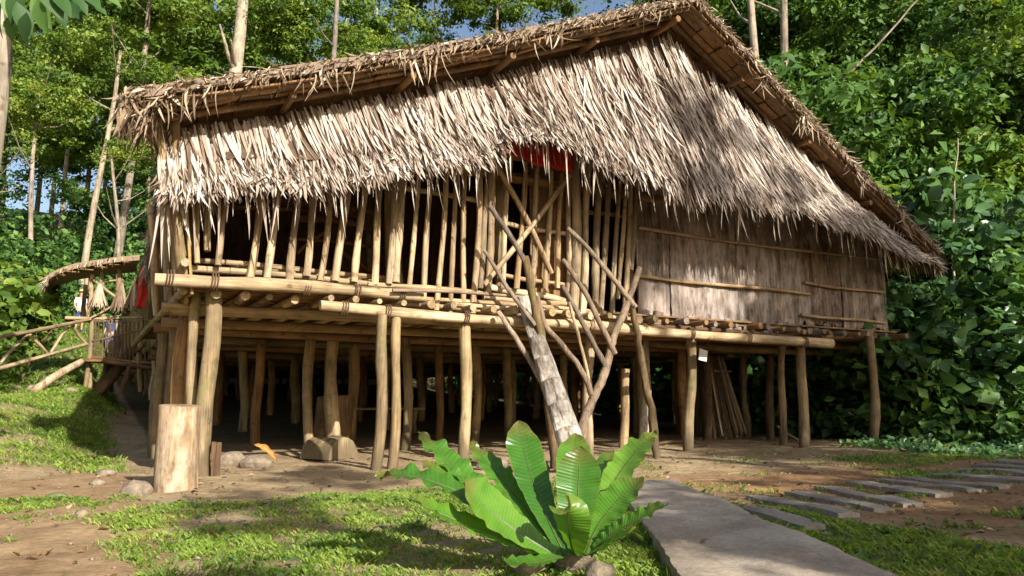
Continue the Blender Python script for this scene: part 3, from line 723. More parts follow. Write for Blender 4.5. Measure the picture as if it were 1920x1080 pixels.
# the hem leaves that hang free are single parts
hem_meshes = []
for k in range(14):
    one = np.zeros((1, 3)); L0 = R.uniform(.5, .8)
    V = []; segs = 5; pr = [.5, 1, 1, .85, .5, .03]; cu = R.uniform(.03, .16); sw = R.uniform(-.10, .12); wd = R.uniform(.018, .034)
    for i in range(segs + 1):
        t = i / segs; tw = R.uniform(-.3, .3) + t * R.uniform(-1, 1)
        c = Vector((sw * t * t, -cu * t * t, -L0 * t)); h = Vector((math.cos(tw), math.sin(tw), 0)) * wd * .5 * pr[i]
        V += [c - h + Vector((0, -wd * .2 * pr[i], 0)), c, c + h + Vector((0, -wd * .2 * pr[i], 0))]
    fs = []
    for i in range(segs):
        for q in (0, 1): fs.append((3 * i + q, 3 * i + q + 1, 3 * i + q + 4, 3 * i + q + 3))
    me_ = mesh('thatch_leaf', V, fs, True, 180); at = me_.attributes.new('tint', 'FLOAT', 'POINT'); at.data.foreach_set('value', np.full(len(V), R.uniform(.45, .95), np.float32))
    me_.materials.append(M_THATCH); hem_meshes.append(me_)
for i in range(290):
    x = -.7 + 13.6 * ((i + R.random()) / 290) ** 1.25
    zb = float(np.interp(x, HX, HZ)); z = zb + (R.uniform(.38, .66) if R.random() < .6 else R.uniform(.18, .45)); t = 1 - (z - zb) / max(.5, apron_top(min(max(x, -.6), 12.8)) - zb); t = min(1, max(.3, t))
    M = T((x, float(apron_y(x, t)) - R.uniform(.05, .10), z)) @ Matrix.Rotation(R.uniform(-.7, .7), 4, 'Z') @ Matrix.Rotation(R.uniform(.1, .25), 4, 'X') @ Matrix.Rotation(-R.uniform(-.1, .3), 4, 'Y')
    s = R.uniform(.75, 1.25) * (1.35 if x < -.3 else 1.15 if x < 1 else 1); M = M @ Matrix.Diagonal((s, s, s, 1))
    link('thatch_leaf', R.choice(hem_meshes), None, LH, M)

# ragged old thatch along the verges, the ridge and the eaves
def verge_tufts(n, seed):
    g = np.random.default_rng(seed); x = g.uniform(EL, ER, n)
    y = np.vectorize(barge_y)(x) + g.uniform(-.06, .35, n); z = rzv(x) + g.uniform(-.10, .02, n)
    sl = np.where(x < AX, -1, 1)
    D = np.stack([sl * g.uniform(.1, 1, n), -g.uniform(-.1, .6, n), -g.uniform(-.05, 1.1, n)], 1); D /= np.linalg.norm(D, axis=1, keepdims=True)
    Nn = g.normal(0, .5, (n, 3)) + np.array([0, -.5, .9]); Nn -= D * np.sum(D * Nn, 1, keepdims=True); Nn /= np.linalg.norm(Nn, axis=1, keepdims=True)
    L = g.uniform(.05, .18, n); Wd = g.uniform(.010, .028, n)
    return np.stack([x, y, z], 1), D, Nn, L, Wd, np.clip(g.normal(.5, .25, n), 0, 1), g.normal(-.02, .05, n), g.normal(0, .05, n)
a_ = verge_tufts(8500, 8); ribbons('verge_thatch', *a_[:7], M_OLDTH, LH, sway=a_[7])
g = np.random.default_rng(77); n = 170; xc = g.choice(np.array([-.75, -.5, .9, 2.1, 3.9, 5.4, 7.9, 9.0, 10.4, 11.8]), n); x = xc + g.normal(0, .13, n)
P = np.stack([x, np.vectorize(barge_y)(x) + g.uniform(-.03, .12, n), rzv(np.clip(x, EL, ER)) - g.uniform(.05, .16, n)], 1)
D = np.stack([g.normal(0, .35, n), -g.uniform(0, .3, n), -np.ones(n)], 1); D /= np.linalg.norm(D, axis=1, keepdims=True)
Nn = g.normal(0, .6, (n, 3)) + np.array([0, -1, .2]); Nn -= D * np.sum(D * Nn, 1, keepdims=True); Nn /= np.linalg.norm(Nn, axis=1, keepdims=True)
ribbons('loose_thatch', P, D, Nn, g.uniform(.12, .42, n), g.uniform(.012, .03, n), np.clip(g.normal(.55, .25, n), 0, 1), g.normal(0, .1, n), M_OLDTH, LH, sway=g.normal(0, .1, n))
def eave_tufts(n, seed):
    g = np.random.default_rng(seed); y = -1.0 + 14 * g.random(n) ** 1.7; z = ELZ - g.uniform(.0, .25, n); x = EL + g.uniform(-.05, .3, n) + .52 * sst(-.9, .2, y) + .036 * np.clip(y, 0, 12)
    D = np.stack([-g.uniform(-.2, .45, n), g.normal(-.1, .3, n), -np.ones(n)], 1); D /= np.linalg.norm(D, axis=1, keepdims=True)
    Nn = g.normal(0, .6, (n, 3)) + np.array([-.8, -.5, .2]); Nn -= D * np.sum(D * Nn, 1, keepdims=True); Nn /= np.linalg.norm(Nn, axis=1, keepdims=True)
    return np.stack([x, y, z], 1), D, Nn, g.uniform(.12, .42, n), g.uniform(.015, .04, n), np.clip(g.normal(.4, .25, n), 0, 1), g.normal(0, .07, n), g.normal(0, .08, n)
a_ = eave_tufts(1600, 9); ribbons('eave_thatch', *a_[:7], M_OLDTH, LH, sway=a_[7])
def eave_tufts_r(n, seed):
    P, D, Nn, L, Wd, ti, cu, sw = eave_tufts(n, seed); P[:, 0] = ER - (P[:, 0] - EL); P[:, 2] += ERZ - ELZ; D[:, 0] *= -1; Nn[:, 0] *= -1; P[:, 1] += .15
    return P, D, Nn, L, Wd, ti, cu, sw
a_ = eave_tufts_r(1300, 10); ribbons('eave_thatch', *a_[:7], M_OLDTH, LH, sway=a_[7])

# ------------------------------------------------------------------ red cloth over the gate
v = []; f = []
a0 = onY(940, 262, -.22); a1 = onY(1074, 275, -.22); b0 = onY(944, 290, -.22); b1 = onY(1074, 326, -.22)
for j in range(7):
    for i in range(19):
        u = i / 18; t = j / 6; p = (a0 * (1 - u) + a1 * u) * (1 - t) + (b0 * (1 - u) + b1 * u) * t
        v.append(p + Vector((0, .03 * math.sin(u * 17) * (.3 + t), .02 * math.sin(u * 9) * t)) - a0)
for j in range(6):
    for i in range(18): a = j * 19 + i; f.append((a, a + 19, a + 20, a + 1))
o = link('red_cloth', mesh('red_cloth', v, f), M_RED, None, T(a0)); m_ = o.modifiers.new('thick', 'SOLIDIFY'); m_.thickness = .008
tag(o, 'red cloth hung under the thatch above the pole gate', 'cloth')

# ------------------------------------------------------------------ notched log ladder and branch rails
lb = onZ(1097, 896) + Vector((0, 0, -.08)); lt = onY(982, 560, -.5)
def notched_log(p0, p1, r0, r1, n):
    M, L = align(p0, p1); Mi = M.inverted().to_3x3(); up = (Mi @ Vector((-.45, -.8, .55))).normalized(); ua = math.atan2(up.y, up.x)
    v = []; f = []; sides = 16; zs = []
    for s in range(n):
        z0 = s / n; z1 = (s + 1) / n
        zs += [(z0, .66), (z0 + (z1 - z0) * .35, .40), (z0 + (z1 - z0) * .75, .12), (z1 - .012, .02)]
    zs += [(1.0, .3)]
    for z, cut in zs:
        r = r0 + (r1 - r0) * z; c = .9 - cut * .95
        for k in range(sides):
            a = k / sides * 2 * math.pi; x, y = math.cos(a), math.sin(a)
            d = x * math.cos(ua) + y * math.sin(ua)
            if d > c: x -= (d - c) * math.cos(ua); y -= (d - c) * math.sin(ua)
            q = r * (1 + R.uniform(-.03, .03)); v.append((x * q, y * q, z * L))
    for i in range(len(zs) - 1):
        for k in range(sides):
            m2 = (k + 1) % sides; f.append((i * sides + k, i * sides + m2, (i + 1) * sides + m2, (i + 1) * sides + k))
    f.append(tuple(range(sides - 1, -1, -1))); f.append(tuple(range((len(zs) - 1) * sides, len(zs) * sides)))
    return mesh('notched_log', v, f, True, 32), M
me_, M_ = notched_log(lb, lt, .17, .09, 8)
o = link('log_ladder', me_, M_GREY, None, M_)
tag(o, 'grey notched log ladder leaning up to the gate behind the big fern', 'ladder')

def br(name, root, pts, Y, rad, mat):
    P = [onY(x, y, Y[0] + (Y[1] - Y[0]) * i / (len(pts) - 1)) for i, (x, y) in enumerate(pts)]
    n = len(P); tube(name, P, [.85 * (rad[0] + (rad[1] - rad[0]) * i / (n - 1)) for i in range(n)], mat, root, k=4, jit=.006, sides=8, rough=.12)
b0 = onY(1042, 870, -1.2); b0.z = H(b0.x, b0.y)
RL_ = thing('branch_handrail', 'dark forked branch handrail on the left side of the log ladder', 'handrail', b0)
P = [b0 + Vector((0, 0, -.1))] + [onY(x, y, -1.2 + .35 * (870 - y) / 390) for x, y in [(1037, 812), (1028, 749), (1021, 711), (1020, 664), (1012, 617), (1000, 560), (985, 481)]]
tube('trunk', P, [.075, .07, .068, .065, .062, .06, .056, .05], M_TWIGD, RL_, k=4, jit=.008, rough=.14)
br('branch', RL_, [(990, 500), (953, 436), (917, 386)], (-.86, -.7), (.045, .04), M_TWIG)
br('branch', RL_, [(1004, 610), (953, 542), (908, 470)], (-.95, -.6), (.035, .032), M_TWIG)
br('branch', RL_, [(1026, 735), (978, 651), (934, 584)], (-1.05, -.7), (.045, .04), M_TWIG)
br('branch', RL_, [(1007, 556), (1024, 612), (1050, 642), (1088, 692), (1111, 742)], (-.95, -1.1), (.04, .05), M_TWIG)
b0 = onY(1090, 845, -1.1); b0.z = H(b0.x, b0.y)
RT_ = thing('branch_handrail', 'brown forked branch handrail on the right side of the log ladder', 'handrail', b0)
P = [b0 + Vector((0, 0, -.1))] + [onY(x, y, -1.1 + .5 * (845 - y) / 350) for x, y in [(1094, 799), (1110, 752), (1132, 705), (1144, 654), (1157, 617), (1174, 575), (1199, 503)]]
tube('trunk', P, [.07, .065, .064, .06, .056, .052, .05, .045], M_TWIG, RT_, k=4, jit=.008, rough=.14)
br('branch', RT_, [(1064, 428), (1115, 480), (1192, 576)], (-.5, -.75), (.042, .045), M_TWIG)
br('branch', RT_, [(1055, 486), (1093, 542), (1123, 602), (1153, 664)], (-.6, -.9), (.04, .05), M_TWIG)
br('branch', RT_, [(1055, 536), (1093, 606), (1110, 640), (1139, 692)], (-.65, -.9), (.04, .05), M_TWIG)
br('branch', RT_, [(1066, 566), (1088, 642), (1101, 696), (1108, 745)], (-.8, -1.0), (.026, .03), M_POLE)
b0 = onY(1230, 812, -.6); b0.z = H(b0.x, b0.y)
RS_ = thing('leaning_branch', 'single slim mottled branch leaning on the floor edge right of the ladder', 'branch', b0)
P = [b0 + Vector((0, 0, -.05))] + [onY(x, y, -.6) for x, y in [(1220, 765), (1207, 702), (1195, 629), (1182, 560)]]
tube('stem', P, [.062, .06, .055, .05, .042], M_TWIGD, RS_, k=5, jit=.012, rough=.2)

# ------------------------------------------------------------------ stumps, logs and stones under and before the house
def stump(name, label, c, r, h, mat, lean=(0, 0), flare=.06, sides=20):
    v = []; f = []; zs = [0, .04, .12, .3, .5, .7, .88, .985, 1.0]
    ph = [R.uniform(0, 6) for _ in range(3)]
    for z in zs:
        for k in range(sides):
            a = k / sides * 2 * math.pi
            q = r * (1 + flare * (1 - z) ** 3 + .045 * math.sin(2 * a + ph[0]) + .03 * math.sin(5 * a + ph[1] + z) + R.uniform(-.015, .015)) * (.975 if z == 1.0 else 1)
            v.append((q * math.cos(a) + lean[0] * z * h, q * math.sin(a) + lean[1] * z * h, z * h + (.012 * math.sin(a + ph[2]) if z > .9 else 0)))
    for i in range(len(zs) - 1):
        for k in range(sides):
            m2 = (k + 1) % sides; f.append((i * sides + k, i * sides + m2, (i + 1) * sides + m2, (i + 1) * sides + k))
    n = len(v); i0 = (len(zs) - 1) * sides; v.append((lean[0] * h, lean[1] * h, h * 1.004))
    for k in range(sides): f.append((i0 + k, i0 + (k + 1) % sides, n))
    o = link(name, mesh(name, v, f, True, 50), mat, None, T((c[0], c[1], H(c[0], c[1]) - .04)))
    return tag(o, label, 'stump')
c = onZ(327, 920); stump('tree_stump', 'tall pale sawn stump standing before the left corner post', (c.x + .02, c.y + .05), .185, .83, M_STUMP, (-.01, 0))
c = onY(622, 815, 3.3); stump('tree_stump', 'brown sawn stump behind the thick post under the house', (c.x, c.y), .30, .88, M_BROWN, (.06, 0))
# a log split lengthwise, lying cut face to the front
v = []; f = []; nn = 10; Lg = .62
for s, z in enumerate((0, .5, 1)):
    for k in range(nn + 1):
        a = math.pi * k / nn; q = .27 * (1 + R.uniform(-.02, .02)); v.append((q * math.cos(a), z * Lg, max(0, q * 1.12 * math.sin(a))))
m1 = nn + 1
for s in range(2):
    for k in range(nn): a = s * m1 + k; f.append((a, a + m1, a + m1 + 1, a + 1))
f.append(tuple(range(nn, -1, -1))[::-1]); f.append(tuple(range(2 * m1 + nn, 2 * m1 - 1, -1))); f.append((0, nn, m1 + nn, 2 * m1 + nn, 2 * m1, m1))
c = onZ(660, 862); o = link('split_log', mesh('split_log', v, f, True, 40), M_POST, None, T((c.x - .12, c.y, H(c.x, c.y) + .0)) @ Matrix.Rotation(.42, 4, 'Z'))
tag(o, 'short half round log lying on the sand beside the paired posts', 'log')

def rock(label, c, sx, sy, sz, rot=0, mat=M_STONE, dz=0, name='stone', group=None):
    v = []; f = []; nu, nv = 12, 7; ph = R.random() * 20
    for j in range(nv + 1):
        th = math.pi * j / nv
        for i in range(nu):
            a = 2 * math.pi * i / nu; d = Vector((math.sin(th) * math.cos(a), math.sin(th) * math.sin(a), math.cos(th)))
            k = 1 + .75 * (float(fbm(d.x * 1.7 + ph, d.y * 1.7 + d.z * 1.5, 4, 4)) - .5)
            v.append((d.x * sx * k, d.y * sy * k, d.z * sz * k))
    for j in range(nv):
        for i in range(nu):
            i2 = (i + 1) % nu; f.append((j * nu + i, (j + 1) * nu + i, (j + 1) * nu + i2, j * nu + i2))
    o = link(name, mesh(name, v, f, True, 60), mat, None, T((c[0], c[1], H(c[0], c[1]) + sz * .45 + dz)) @ Matrix.Rotation(rot, 4, 'Z'))
    return tag(o, label, 'stone', group)
M_MOSS = m_simple('mossy_stone', (.13, .14, .05), .95, .4, 9, .8, .03)
c = onZ(433, 872); rock('smooth grey stone at the left of the hearth pair', c, .21, .15, .13, .3)
c = onZ(480, 874); rock('darker oval stone beside the orange leaf', c, .20, .14, .11, -.1)
c = onZ(412, 864); rock('small pale stone tucked behind the hearth stones', c, .12, .1, .08, .3)
c = onZ(258, 925); rock('angular dark stone in the grass left of the pale stump', c, .17, .13, .11, .6, dz=-.03)
c = onZ(106, 937); rock('small mossy stone on the bare earth at the left', c, .085, .06, .035, 0, M_MOSS)
c = onZ(153, 975); rock('single round brown pebble on the bare earth', c, .05, .045, .04)
c = onZ(200, 893); rock('pale stone half sunk in the mossy bank', c, .10, .07, .05)
c = onZ(182, 908); rock('reddish flat stone by the bank at the left', c, .08, .06, .04)
c = onZ(925, 880); rock('brown flat stone behind the fern by the slim post', c, .25, .15, .1, .2)
c = onZ(990, 885); rock('second brown stone hidden behind the fern leaves', c, .24, .16, .1, -.3)
for px, py, s in ((60, 715, .16), (135, 712, .14), (30, 722, .12)):
    c = atD(px, py, 17); rock('rounded earthy boulder on the far bank by the lying log', (c.x, c.y), s, s * .8, s * .6, R.random() * 3, group='boulders on the far bank')
# short grey stake leaning on the corner post
c = onZ(397, 893); o = link('stake', box_mesh(.09, .05, .42, .012), M_DARK, None, T((c.x + .05, c.y + .12, H(c.x, c.y) + .17))); tag(o, 'short grey wooden stake stuck in the sand beside the corner post', 'stake')
# orange fallen leaf standing on the sand
v = []; f = []
for i in range(9):
    t = i / 8; w = .075 * math.sin(math.pi * min(1, t * 1.02)) ** .7 + .004; c0 = Vector((-.16 + .32 * t, 0, .26 - .24 * t + .05 * math.sin(t * 3)))
    w *= .62 * (1 + .25 * math.sin(i * 2.3)); v += [c0 + Vector((-.4 * w, -.9 * w, -.5 * w)), c0 + Vector((0, .03, 0)), c0 + Vector((.6 * w, .1 * w, .8 * w))]
for i in range(8):
    for q in (0, 1): f.append((3 * i + q, 3 * i + q + 1, 3 * i + q + 4, 3 * i + q + 3))
c = onZ(500, 868); o = link('fallen_leaf', mesh('fallen_leaf', v, f, True, 180), m_simple('orange_leaf', (.42, .15, .025), .6, .5, 18), None, T((c.x, c.y + .1, H(c.x, c.y) + .01)))
tag(o, 'curled orange fallen leaf propped on the stones under the house', 'leaf')

# bundle of reeds standing under the right part of the house
c = onY(1352, 812, 3.0); RB = thing('reed_bundle', 'tall bundle of brown reeds standing under the right end of the house', 'reed bundle', (c.x, c.y, H(c.x, c.y)))
n = 420; g = np.random.default_rng(3); a = g.uniform(0, 6.28, n); rr = .40 * np.sqrt(g.random(n)) + .05
P = np.stack([c.x - .25 + .30 * rr * np.cos(a) / .45 + 0 * a, c.y + .28 * rr * np.sin(a) / .45, np.full(n, H(c.x, c.y) + 1.66) + g.uniform(-.05, .1, n)], 1)
D = np.stack([.26 + .24 * np.cos(a) * rr / .45 + g.normal(0, .02, n), .22 * np.sin(a) * rr / .45, -1.6 + 0 * a], 1); D /= np.linalg.norm(D, axis=1, keepdims=True)
Nn = g.normal(0, 1, (n, 3)) + np.array([0, -1.2, 0]); Nn -= D * np.sum(D * Nn, 1, keepdims=True); Nn /= np.linalg.norm(Nn, axis=1, keepdims=True)
o = ribbons('reeds', P, D, Nn, np.full(n, 1.66), g.uniform(.02, .045, n), np.clip(g.normal(.32, .15, n), 0, .7), g.normal(0, .05, n), M_OLDTH, RB, profile=[.8, 1, 1, 1, .8])
pole('tie', (c.x - .42, c.y - .27, 1.45), (c.x + .08, c.y - .3, 1.43), .02, .02, M_TWIG, RB)
c = onY(1318, 666, .0); o = link('sign_board', box_mesh(.17, .015, .19, .006), M_SIGN, None, T((c.x, c.y, c.z)) @ Matrix.Rotation(.2, 4, 'Y'))
tag(o, 'small pale square board hanging under the floor beam at the right', 'board')
pole('bench_rail', (0, 0, 0), (1, 0, 0), .01, .01, M_DARK) if False else None
BN = thing('low_bench', 'low dark plank bench deep in the shade under the house', 'bench', (3.9, 5.4, H(3.9, 5.4)))
hb = H(3.9, 5.4)
link('seat', box_mesh(1.9, .35, .05, .01), M_POST, BN, T((3.9, 5.4, hb + .5)))
for dx in (-.8, .8): pole('leg', (3.9 + dx, 5.4, hb - .05), (3.9 + dx, 5.4, hb + .48), .05, .05, M_POST, BN, segs=2)
c = onZ(1265, 835); o = tube('fallen_branch', [(c.x - .4, c.y, H(c.x, c.y) + .03), (c.x, c.y + .05, H(c.x, c.y) + .05), (c.x + .45, c.y - .06, H(c.x, c.y) + .03)], [.025, .03, .02], M_TWIGD)
tag(o, 'dark stick lying on the sand right of the ladder', 'stick')
c = onZ(1478, 828); o = tube('fallen_branch', [(c.x - .3, c.y, H(c.x, c.y) + .32), (c.x, c.y, H(c.x, c.y) + .16), (c.x + .3, c.y, H(c.x, c.y) + .03)], [.025, .03, .025], M_TWIG)
tag(o, 'short stick leaning on the posts at the right end of the house', 'stick')

# ------------------------------------------------------------------ side porch
PD = 18.6
base = atD(160, 745, PD); PO = thing('side_porch', 'small raised bamboo porch with curved thatch roof on the left side of the house', 'porch', (base.x, base.y, H(base.x, base.y)))
def pp(name, ax, ay, bx, by, r, D=PD, m=M_POLE, D2=None): return pole(name, atD(ax, ay, D), atD(bx, by, D2 or D), r, r * .9, m, PO, segs=4)
for bx, by, tx, ty, D, m in [(158, 752, 174, 590, PD, M_POST), (166, 750, 170, 660, PD + .2, M_POST), (165, 600, 175, 515, PD, M_POLE), (158, 600, 160, 510, PD + 2, M_POLE), (192, 600, 193, 492, PD, M_POST), (222, 545, 224, 480, PD, M_POST), (196, 738, 199, 676, PD + 1, M_DARK), (206, 735, 210, 676, PD + 1.5, M_DARK), (226, 735, 246, 676, PD, M_DARK), (262, 735, 264, 600, PD, M_POST), (285, 750, 287, 676, PD - .4, M_POST)]:
    b_ = atD(bx, by, D); pp('post', bx, by, tx, ty, .06, D, m)
pp('floor_beam', 160, 676, 296, 689, .055, PD - .05, M_DARK); pp('floor_beam', 163, 670, 296, 681, .04, PD, M_BROWN)
for i in range(12):
    o = link('floor_slat', box_mesh(1.75, .13, .03, .004), M_BROWN, PO, T(atD(228, 678, PD + .12 + i * .15)))
    o.rotation_euler = (0, 0, 0)
for i in range(17):
    x = 170 + i * 7.3; pp('baluster', x, 674 + (x - 170) * .08, x + 2 + R.uniform(-1, 1), 600, .02, PD, M_DARK)
pp('rail', 124, 597, 266, 595, .045); pp('rail', 170, 601, 268, 603, .03, PD, M_TWIG); pp('rail', 172, 640, 268, 618, .03, PD, M_DARK); pp('rail', 192, 527, 232, 526, .03)
pp('brace', 172, 522, 268, 597, .035, PD - .1); pp('brace', 165, 599, 232, 562, .028, PD - .1)
# curved thatch roof of the porch
v = []; f = []; cur = [(86, 528), (93, 513), (112, 503), (140, 494), (175, 488), (215, 482), (262, 478)]
for dy in (0, 2.4):
    for th in (0, -.13):
        for x, y in cur: p = atD(x, y, PD - .5); v.append(p + Vector((0, dy, th - (.0 if dy == 0 else -.05))))
n = len(cur)
for i in range(n - 1):
    f += [(i, i + 1, 2 * n + i + 1, 2 * n + i), (n + i + 1, n + i, 3 * n + i, 3 * n + i + 1), (i + 1, i, n + i, n + i + 1), (2 * n + i, 2 * n + i + 1, 3 * n + i + 1, 3 * n + i)]
f += [(0, 2 * n, 3 * n, n), (n - 1, 2 * n - 1, 4 * n - 1, 3 * n - 1)]
me_ = mesh('roof', v, f, True, 40); at = me_.attributes.new('tint', 'FLOAT', 'POINT'); at.data.foreach_set('value', np.full(len(v), .5, np.float32)); link('roof', me_, M_OLDTH, PO)
for i in range(6):
    a = atD(100 + i * 26, 519 - i * 4.6, PD - .25); b_ = atD(122 + i * 26, 515 - i * 4.6, PD - .25)
    link('palm_panel', box_mesh((b_ - a).length, .5, .02, .01), M_PANEL, PO, T((a + b_) / 2))
g = np.random.default_rng(14); n = 330; u = g.random(n) ** 1.8
P = np.array([list(atD(86 + 170 * q, np.interp(86 + 170 * q, [a[0] for a in cur], [a[1] for a in cur]) + 2, PD - .5 + g.uniform(-.05, .5))) for q in u])
D = np.stack([-g.uniform(0, .25, n) * (u < .1) - .05, -g.uniform(0, .6, n), -g.uniform(.1, 1, n)], 1); D /= np.linalg.norm(D, axis=1, keepdims=True)
Nn = g.normal(0, .6, (n, 3)) + np.array([-.3, -.8, .5]); Nn -= D * np.sum(D * Nn, 1, keepdims=True); Nn /= np.linalg.norm(Nn, axis=1, keepdims=True)
ribbons('roof_fringe', P, D, Nn, g.uniform(.10, .24, n) + .10 * (u < .06), g.uniform(.02, .04, n), np.clip(g.normal(.6, .2, n), 0, 1), g.normal(0, .05, n), M_OLDTH, PO)

def hanging(name, label, px, y0, y1, w, mat, D, n=60, tint=.45, group=None, cat='straw bundle'):
    t = atD(px, y0, D); b_ = atD(px, y1, D); g = np.random.default_rng(px); L = t.z - b_.z
    th = thing(name, label, cat, t, group)
    a = g.uniform(0, 6.28, n); P = np.stack([t.x + .03 * np.cos(a), t.y + .03 * np.sin(a), np.full(n, t.z)], 1)
    D_ = np.stack([w * np.cos(a) * g.random(n), w * np.sin(a) * g.random(n), -L + 0 * a], 1); D_ /= np.linalg.norm(D_, axis=1, keepdims=True)
    Nn = np.stack([np.cos(a), np.sin(a) - .5, 0 * a], 1); Nn -= D_ * np.sum(D_ * Nn, 1, keepdims=True); Nn /= np.linalg.norm(Nn, axis=1, keepdims=True)
    ribbons('fibres', P, D_, Nn, L * g.uniform(.8, 1, n), g.uniform(.03, .05, n), np.clip(g.normal(tint, .15, n), 0, 1), g.normal(.06, .03, n), mat, th, kind=None, profile=[.5, 1, 1, .9, .5])
    pole('cord', t, t + Vector((0, 0, .12)), .012, .012, M_TWIG, th, segs=1, sides=5)
hanging('straw_bundle', 'pale straw bundle hanging nearest the front post of the porch', 187, 532, 582, .22, M_OLDTH, PD - .2, tint=.75)
hanging('straw_bundle', 'brown straw bundle hanging in the middle of the porch', 228, 530, 590, .2, M_OLDTH, PD - .2, tint=.3)
hanging('straw_bundle', 'yellowish straw bundle hanging by the house wall at the porch', 252, 528, 585, .2, M_OLDTH, PD - .1, tint=.5)
v = []; f = []
t0 = atD(270, 500, PD - .3)
for j in range(13):
    for i in range(5): v.append(Vector((-.1 + .05 * i + .015 * math.sin(j), .03 * math.sin(i * 1.8 + j * .3), -j * .085)))
for j in range(12):
    for i in range(4): a = j * 5 + i; f.append((a, a + 5, a + 6, a + 1))
o = link('hanging_cloth', mesh('hanging_cloth', v, f), M_RED, None, T(t0)); m_ = o.modifiers.new('thick', 'SOLIDIFY'); m_.thickness = .006
tag(o, 'narrow dark red sash hanging at the porch beside the house wall', 'sash')

# bamboo handrail of the ramp on the left
hb = atD(60, 690, 16.5); HR = thing('bamboo_handrail', 'bamboo handrail with zigzag braces running left from the porch', 'handrail', (hb.x, hb.y, H(hb.x, hb.y)))
def hr(name, ax, ay, bx, by, r=.04):
    dd = lambda x: 15.2 + 3.3 * x / 168
    pole(name, atD(ax, ay, dd(ax)), atD(bx, by, dd(bx)), r, r * .9, M_POLE, HR, segs=4)
hr('rail', -60, 642, 170, 600, .045); hr('rail', -60, 704, 164, 647, .045)
for a in [(0, 680, 52, 628), (54, 624, 92, 668), (128, 614, 94, 660), (134, 610, 163, 646), (-58, 632, -5, 684)]: hr('brace', *a, .035)
hr('post', -56, 745, -52, 630, .05)
o = tube('lying_log', [atD(58, 738, 16.8), atD(100, 708, 17.3), atD(153, 678, 18.2)], [.10, .095, .08], M_STUMP); tag(o, 'pale log propped from the bank up to the porch', 'log')
o = tube('propped_trunk', [atD(176, 742, 19), atD(222, 690, 19.3), atD(262, 640, 19.5)], [.16, .15, .13], M_DARK); tag(o, 'dark crooked trunk propped under the porch', 'trunk')

# ------------------------------------------------------------------ people on the lawn
def skin_mesh(name, chains, mat, root, parent, M, sub=2):
    v = []; e = []; r = []
    idx = {}
    for ch in chains:
        prev = None
        for p, q in ch:
            key = tuple(round(a, 3) for a in p)
            if key not in idx: idx[key] = len(v); v.append(p); r.append(q)
            k = idx[key]
            if prev is not None and (prev, k) not in e: e.append((prev, k))
            prev = k
    me_ = bpy.data.meshes.new(name); me_.from_pydata(v, e, []); o = link(name, me_, None, parent, M)
    o.modifiers.new('skin', 'SKIN'); o.modifiers['skin'].use_smooth_shade = True
    for i, q in enumerate(r):
        me_.skin_vertices[0].data[i].radius = q if isinstance(q, tuple) else (q, q)
        me_.skin_vertices[0].data[i].use_root = (i == 0)
    s = o.modifiers.new('sub', 'SUBSURF'); s.levels = sub; s.render_levels = sub
    me_.materials.append(mat); return o
def person(label, px, fy, D, shirt, legs, hat, turn, armbend=.15):
    p = atD(px, fy, D); z = H(p.x, p.y); M = T((p.x, p.y, z)) @ Matrix.Rotation(turn, 4, 'Z')
    t = link('person', None, None, None, T((p.x, p.y, z))); tag(t, label, 'person')
    hip = (0, 0, .93)
    leg = lambda s: [(hip, (.15, .11)), ((s * .10, 0, .84), .085), ((s * .11, -.02, .48), .058), ((s * .12, .02, .09), .038), ((s * .13, -.10, .035), .032), ((s * .13, -.17, .025), .022)]
    sh = (0, 0.0, 1.38)
    arm = lambda s: [(sh, (.12, .085)), ((s * .18, .01, 1.38), .055), ((s * .23, .03, 1.12), .042), ((s * .20, -armbend, .92), .032), ((s * .19, -armbend - .05, .86), .024), ((s * .185, -armbend - .07, .80), .013)]
    spine = [(hip, (.15, .11)), ((0, 0, 1.12), (.13, .10)), (sh, (.12, .085)), ((0, 0, 1.47), .05), ((0, -.01, 1.56), (.075, .09)), ((0, -.005, 1.66), (.078, .095)), ((0, 0, 1.71), .05)]
    skin_mesh('body', [spine, leg(1), leg(-1), arm(1), arm(-1)], M_SKIN, 0, t, M)
    tor = [((0, 0, .90), (.175, .135)), ((0, 0, 1.12), (.158, .125)), (sh, (.145, .11)), ((0, 0, 1.44), .062)]
    sl = lambda s: [(sh, (.145, .11)), ((s * .18, .01, 1.385), .078), ((s * .225, .025, 1.18), .062)]
    skin_mesh('shirt', [tor, sl(1), sl(-1)], shirt, 0, t, M)
    sg = lambda s: [((0, 0, .94), (.17, .13)), ((s * .10, 0, .83), .11), ((s * .115, -.015, .50), .085)]
    skin_mesh('shorts', [sg(1), sg(-1)], legs, 0, t, M)
    skin_mesh('hair', [[((0, .03, 1.60), .07), ((0, .015, 1.70), (.085, .095)), ((0, 0, 1.735), .06)]], M_HAIR, 0, t, M, 1)
    for s in (-1, 1): link('shoe', box_mesh(.09, .25, .07, .005), M_NAVY, t, M @ T((s * .13, -.06, .035)))
    if hat:
        v, f = tube_data([(0, 0, 1.70), (0, 0, 1.705), (0, 0, 1.715), (0, 0, 1.78), (0, 0, 1.81)], [.20, .20, .10, .092, .06], 16)
        link('hat', mesh('hat', v, f), M_STRAWHAT, t, M)
person('person in a straw hat, white shirt and dark shorts standing on the lawn', 146, 634, 32, M_WHITE, M_NAVY, True, .4)
person('person in a navy shirt and blue shorts seen behind the porch railing', 206, 634, 33, M_NAVY, M_BLUE, False, -.5)
person('person in a white shirt and blue shorts nearest the house behind the railing', 240, 634, 32, M_WHITE, M_BLUE, False, .9)

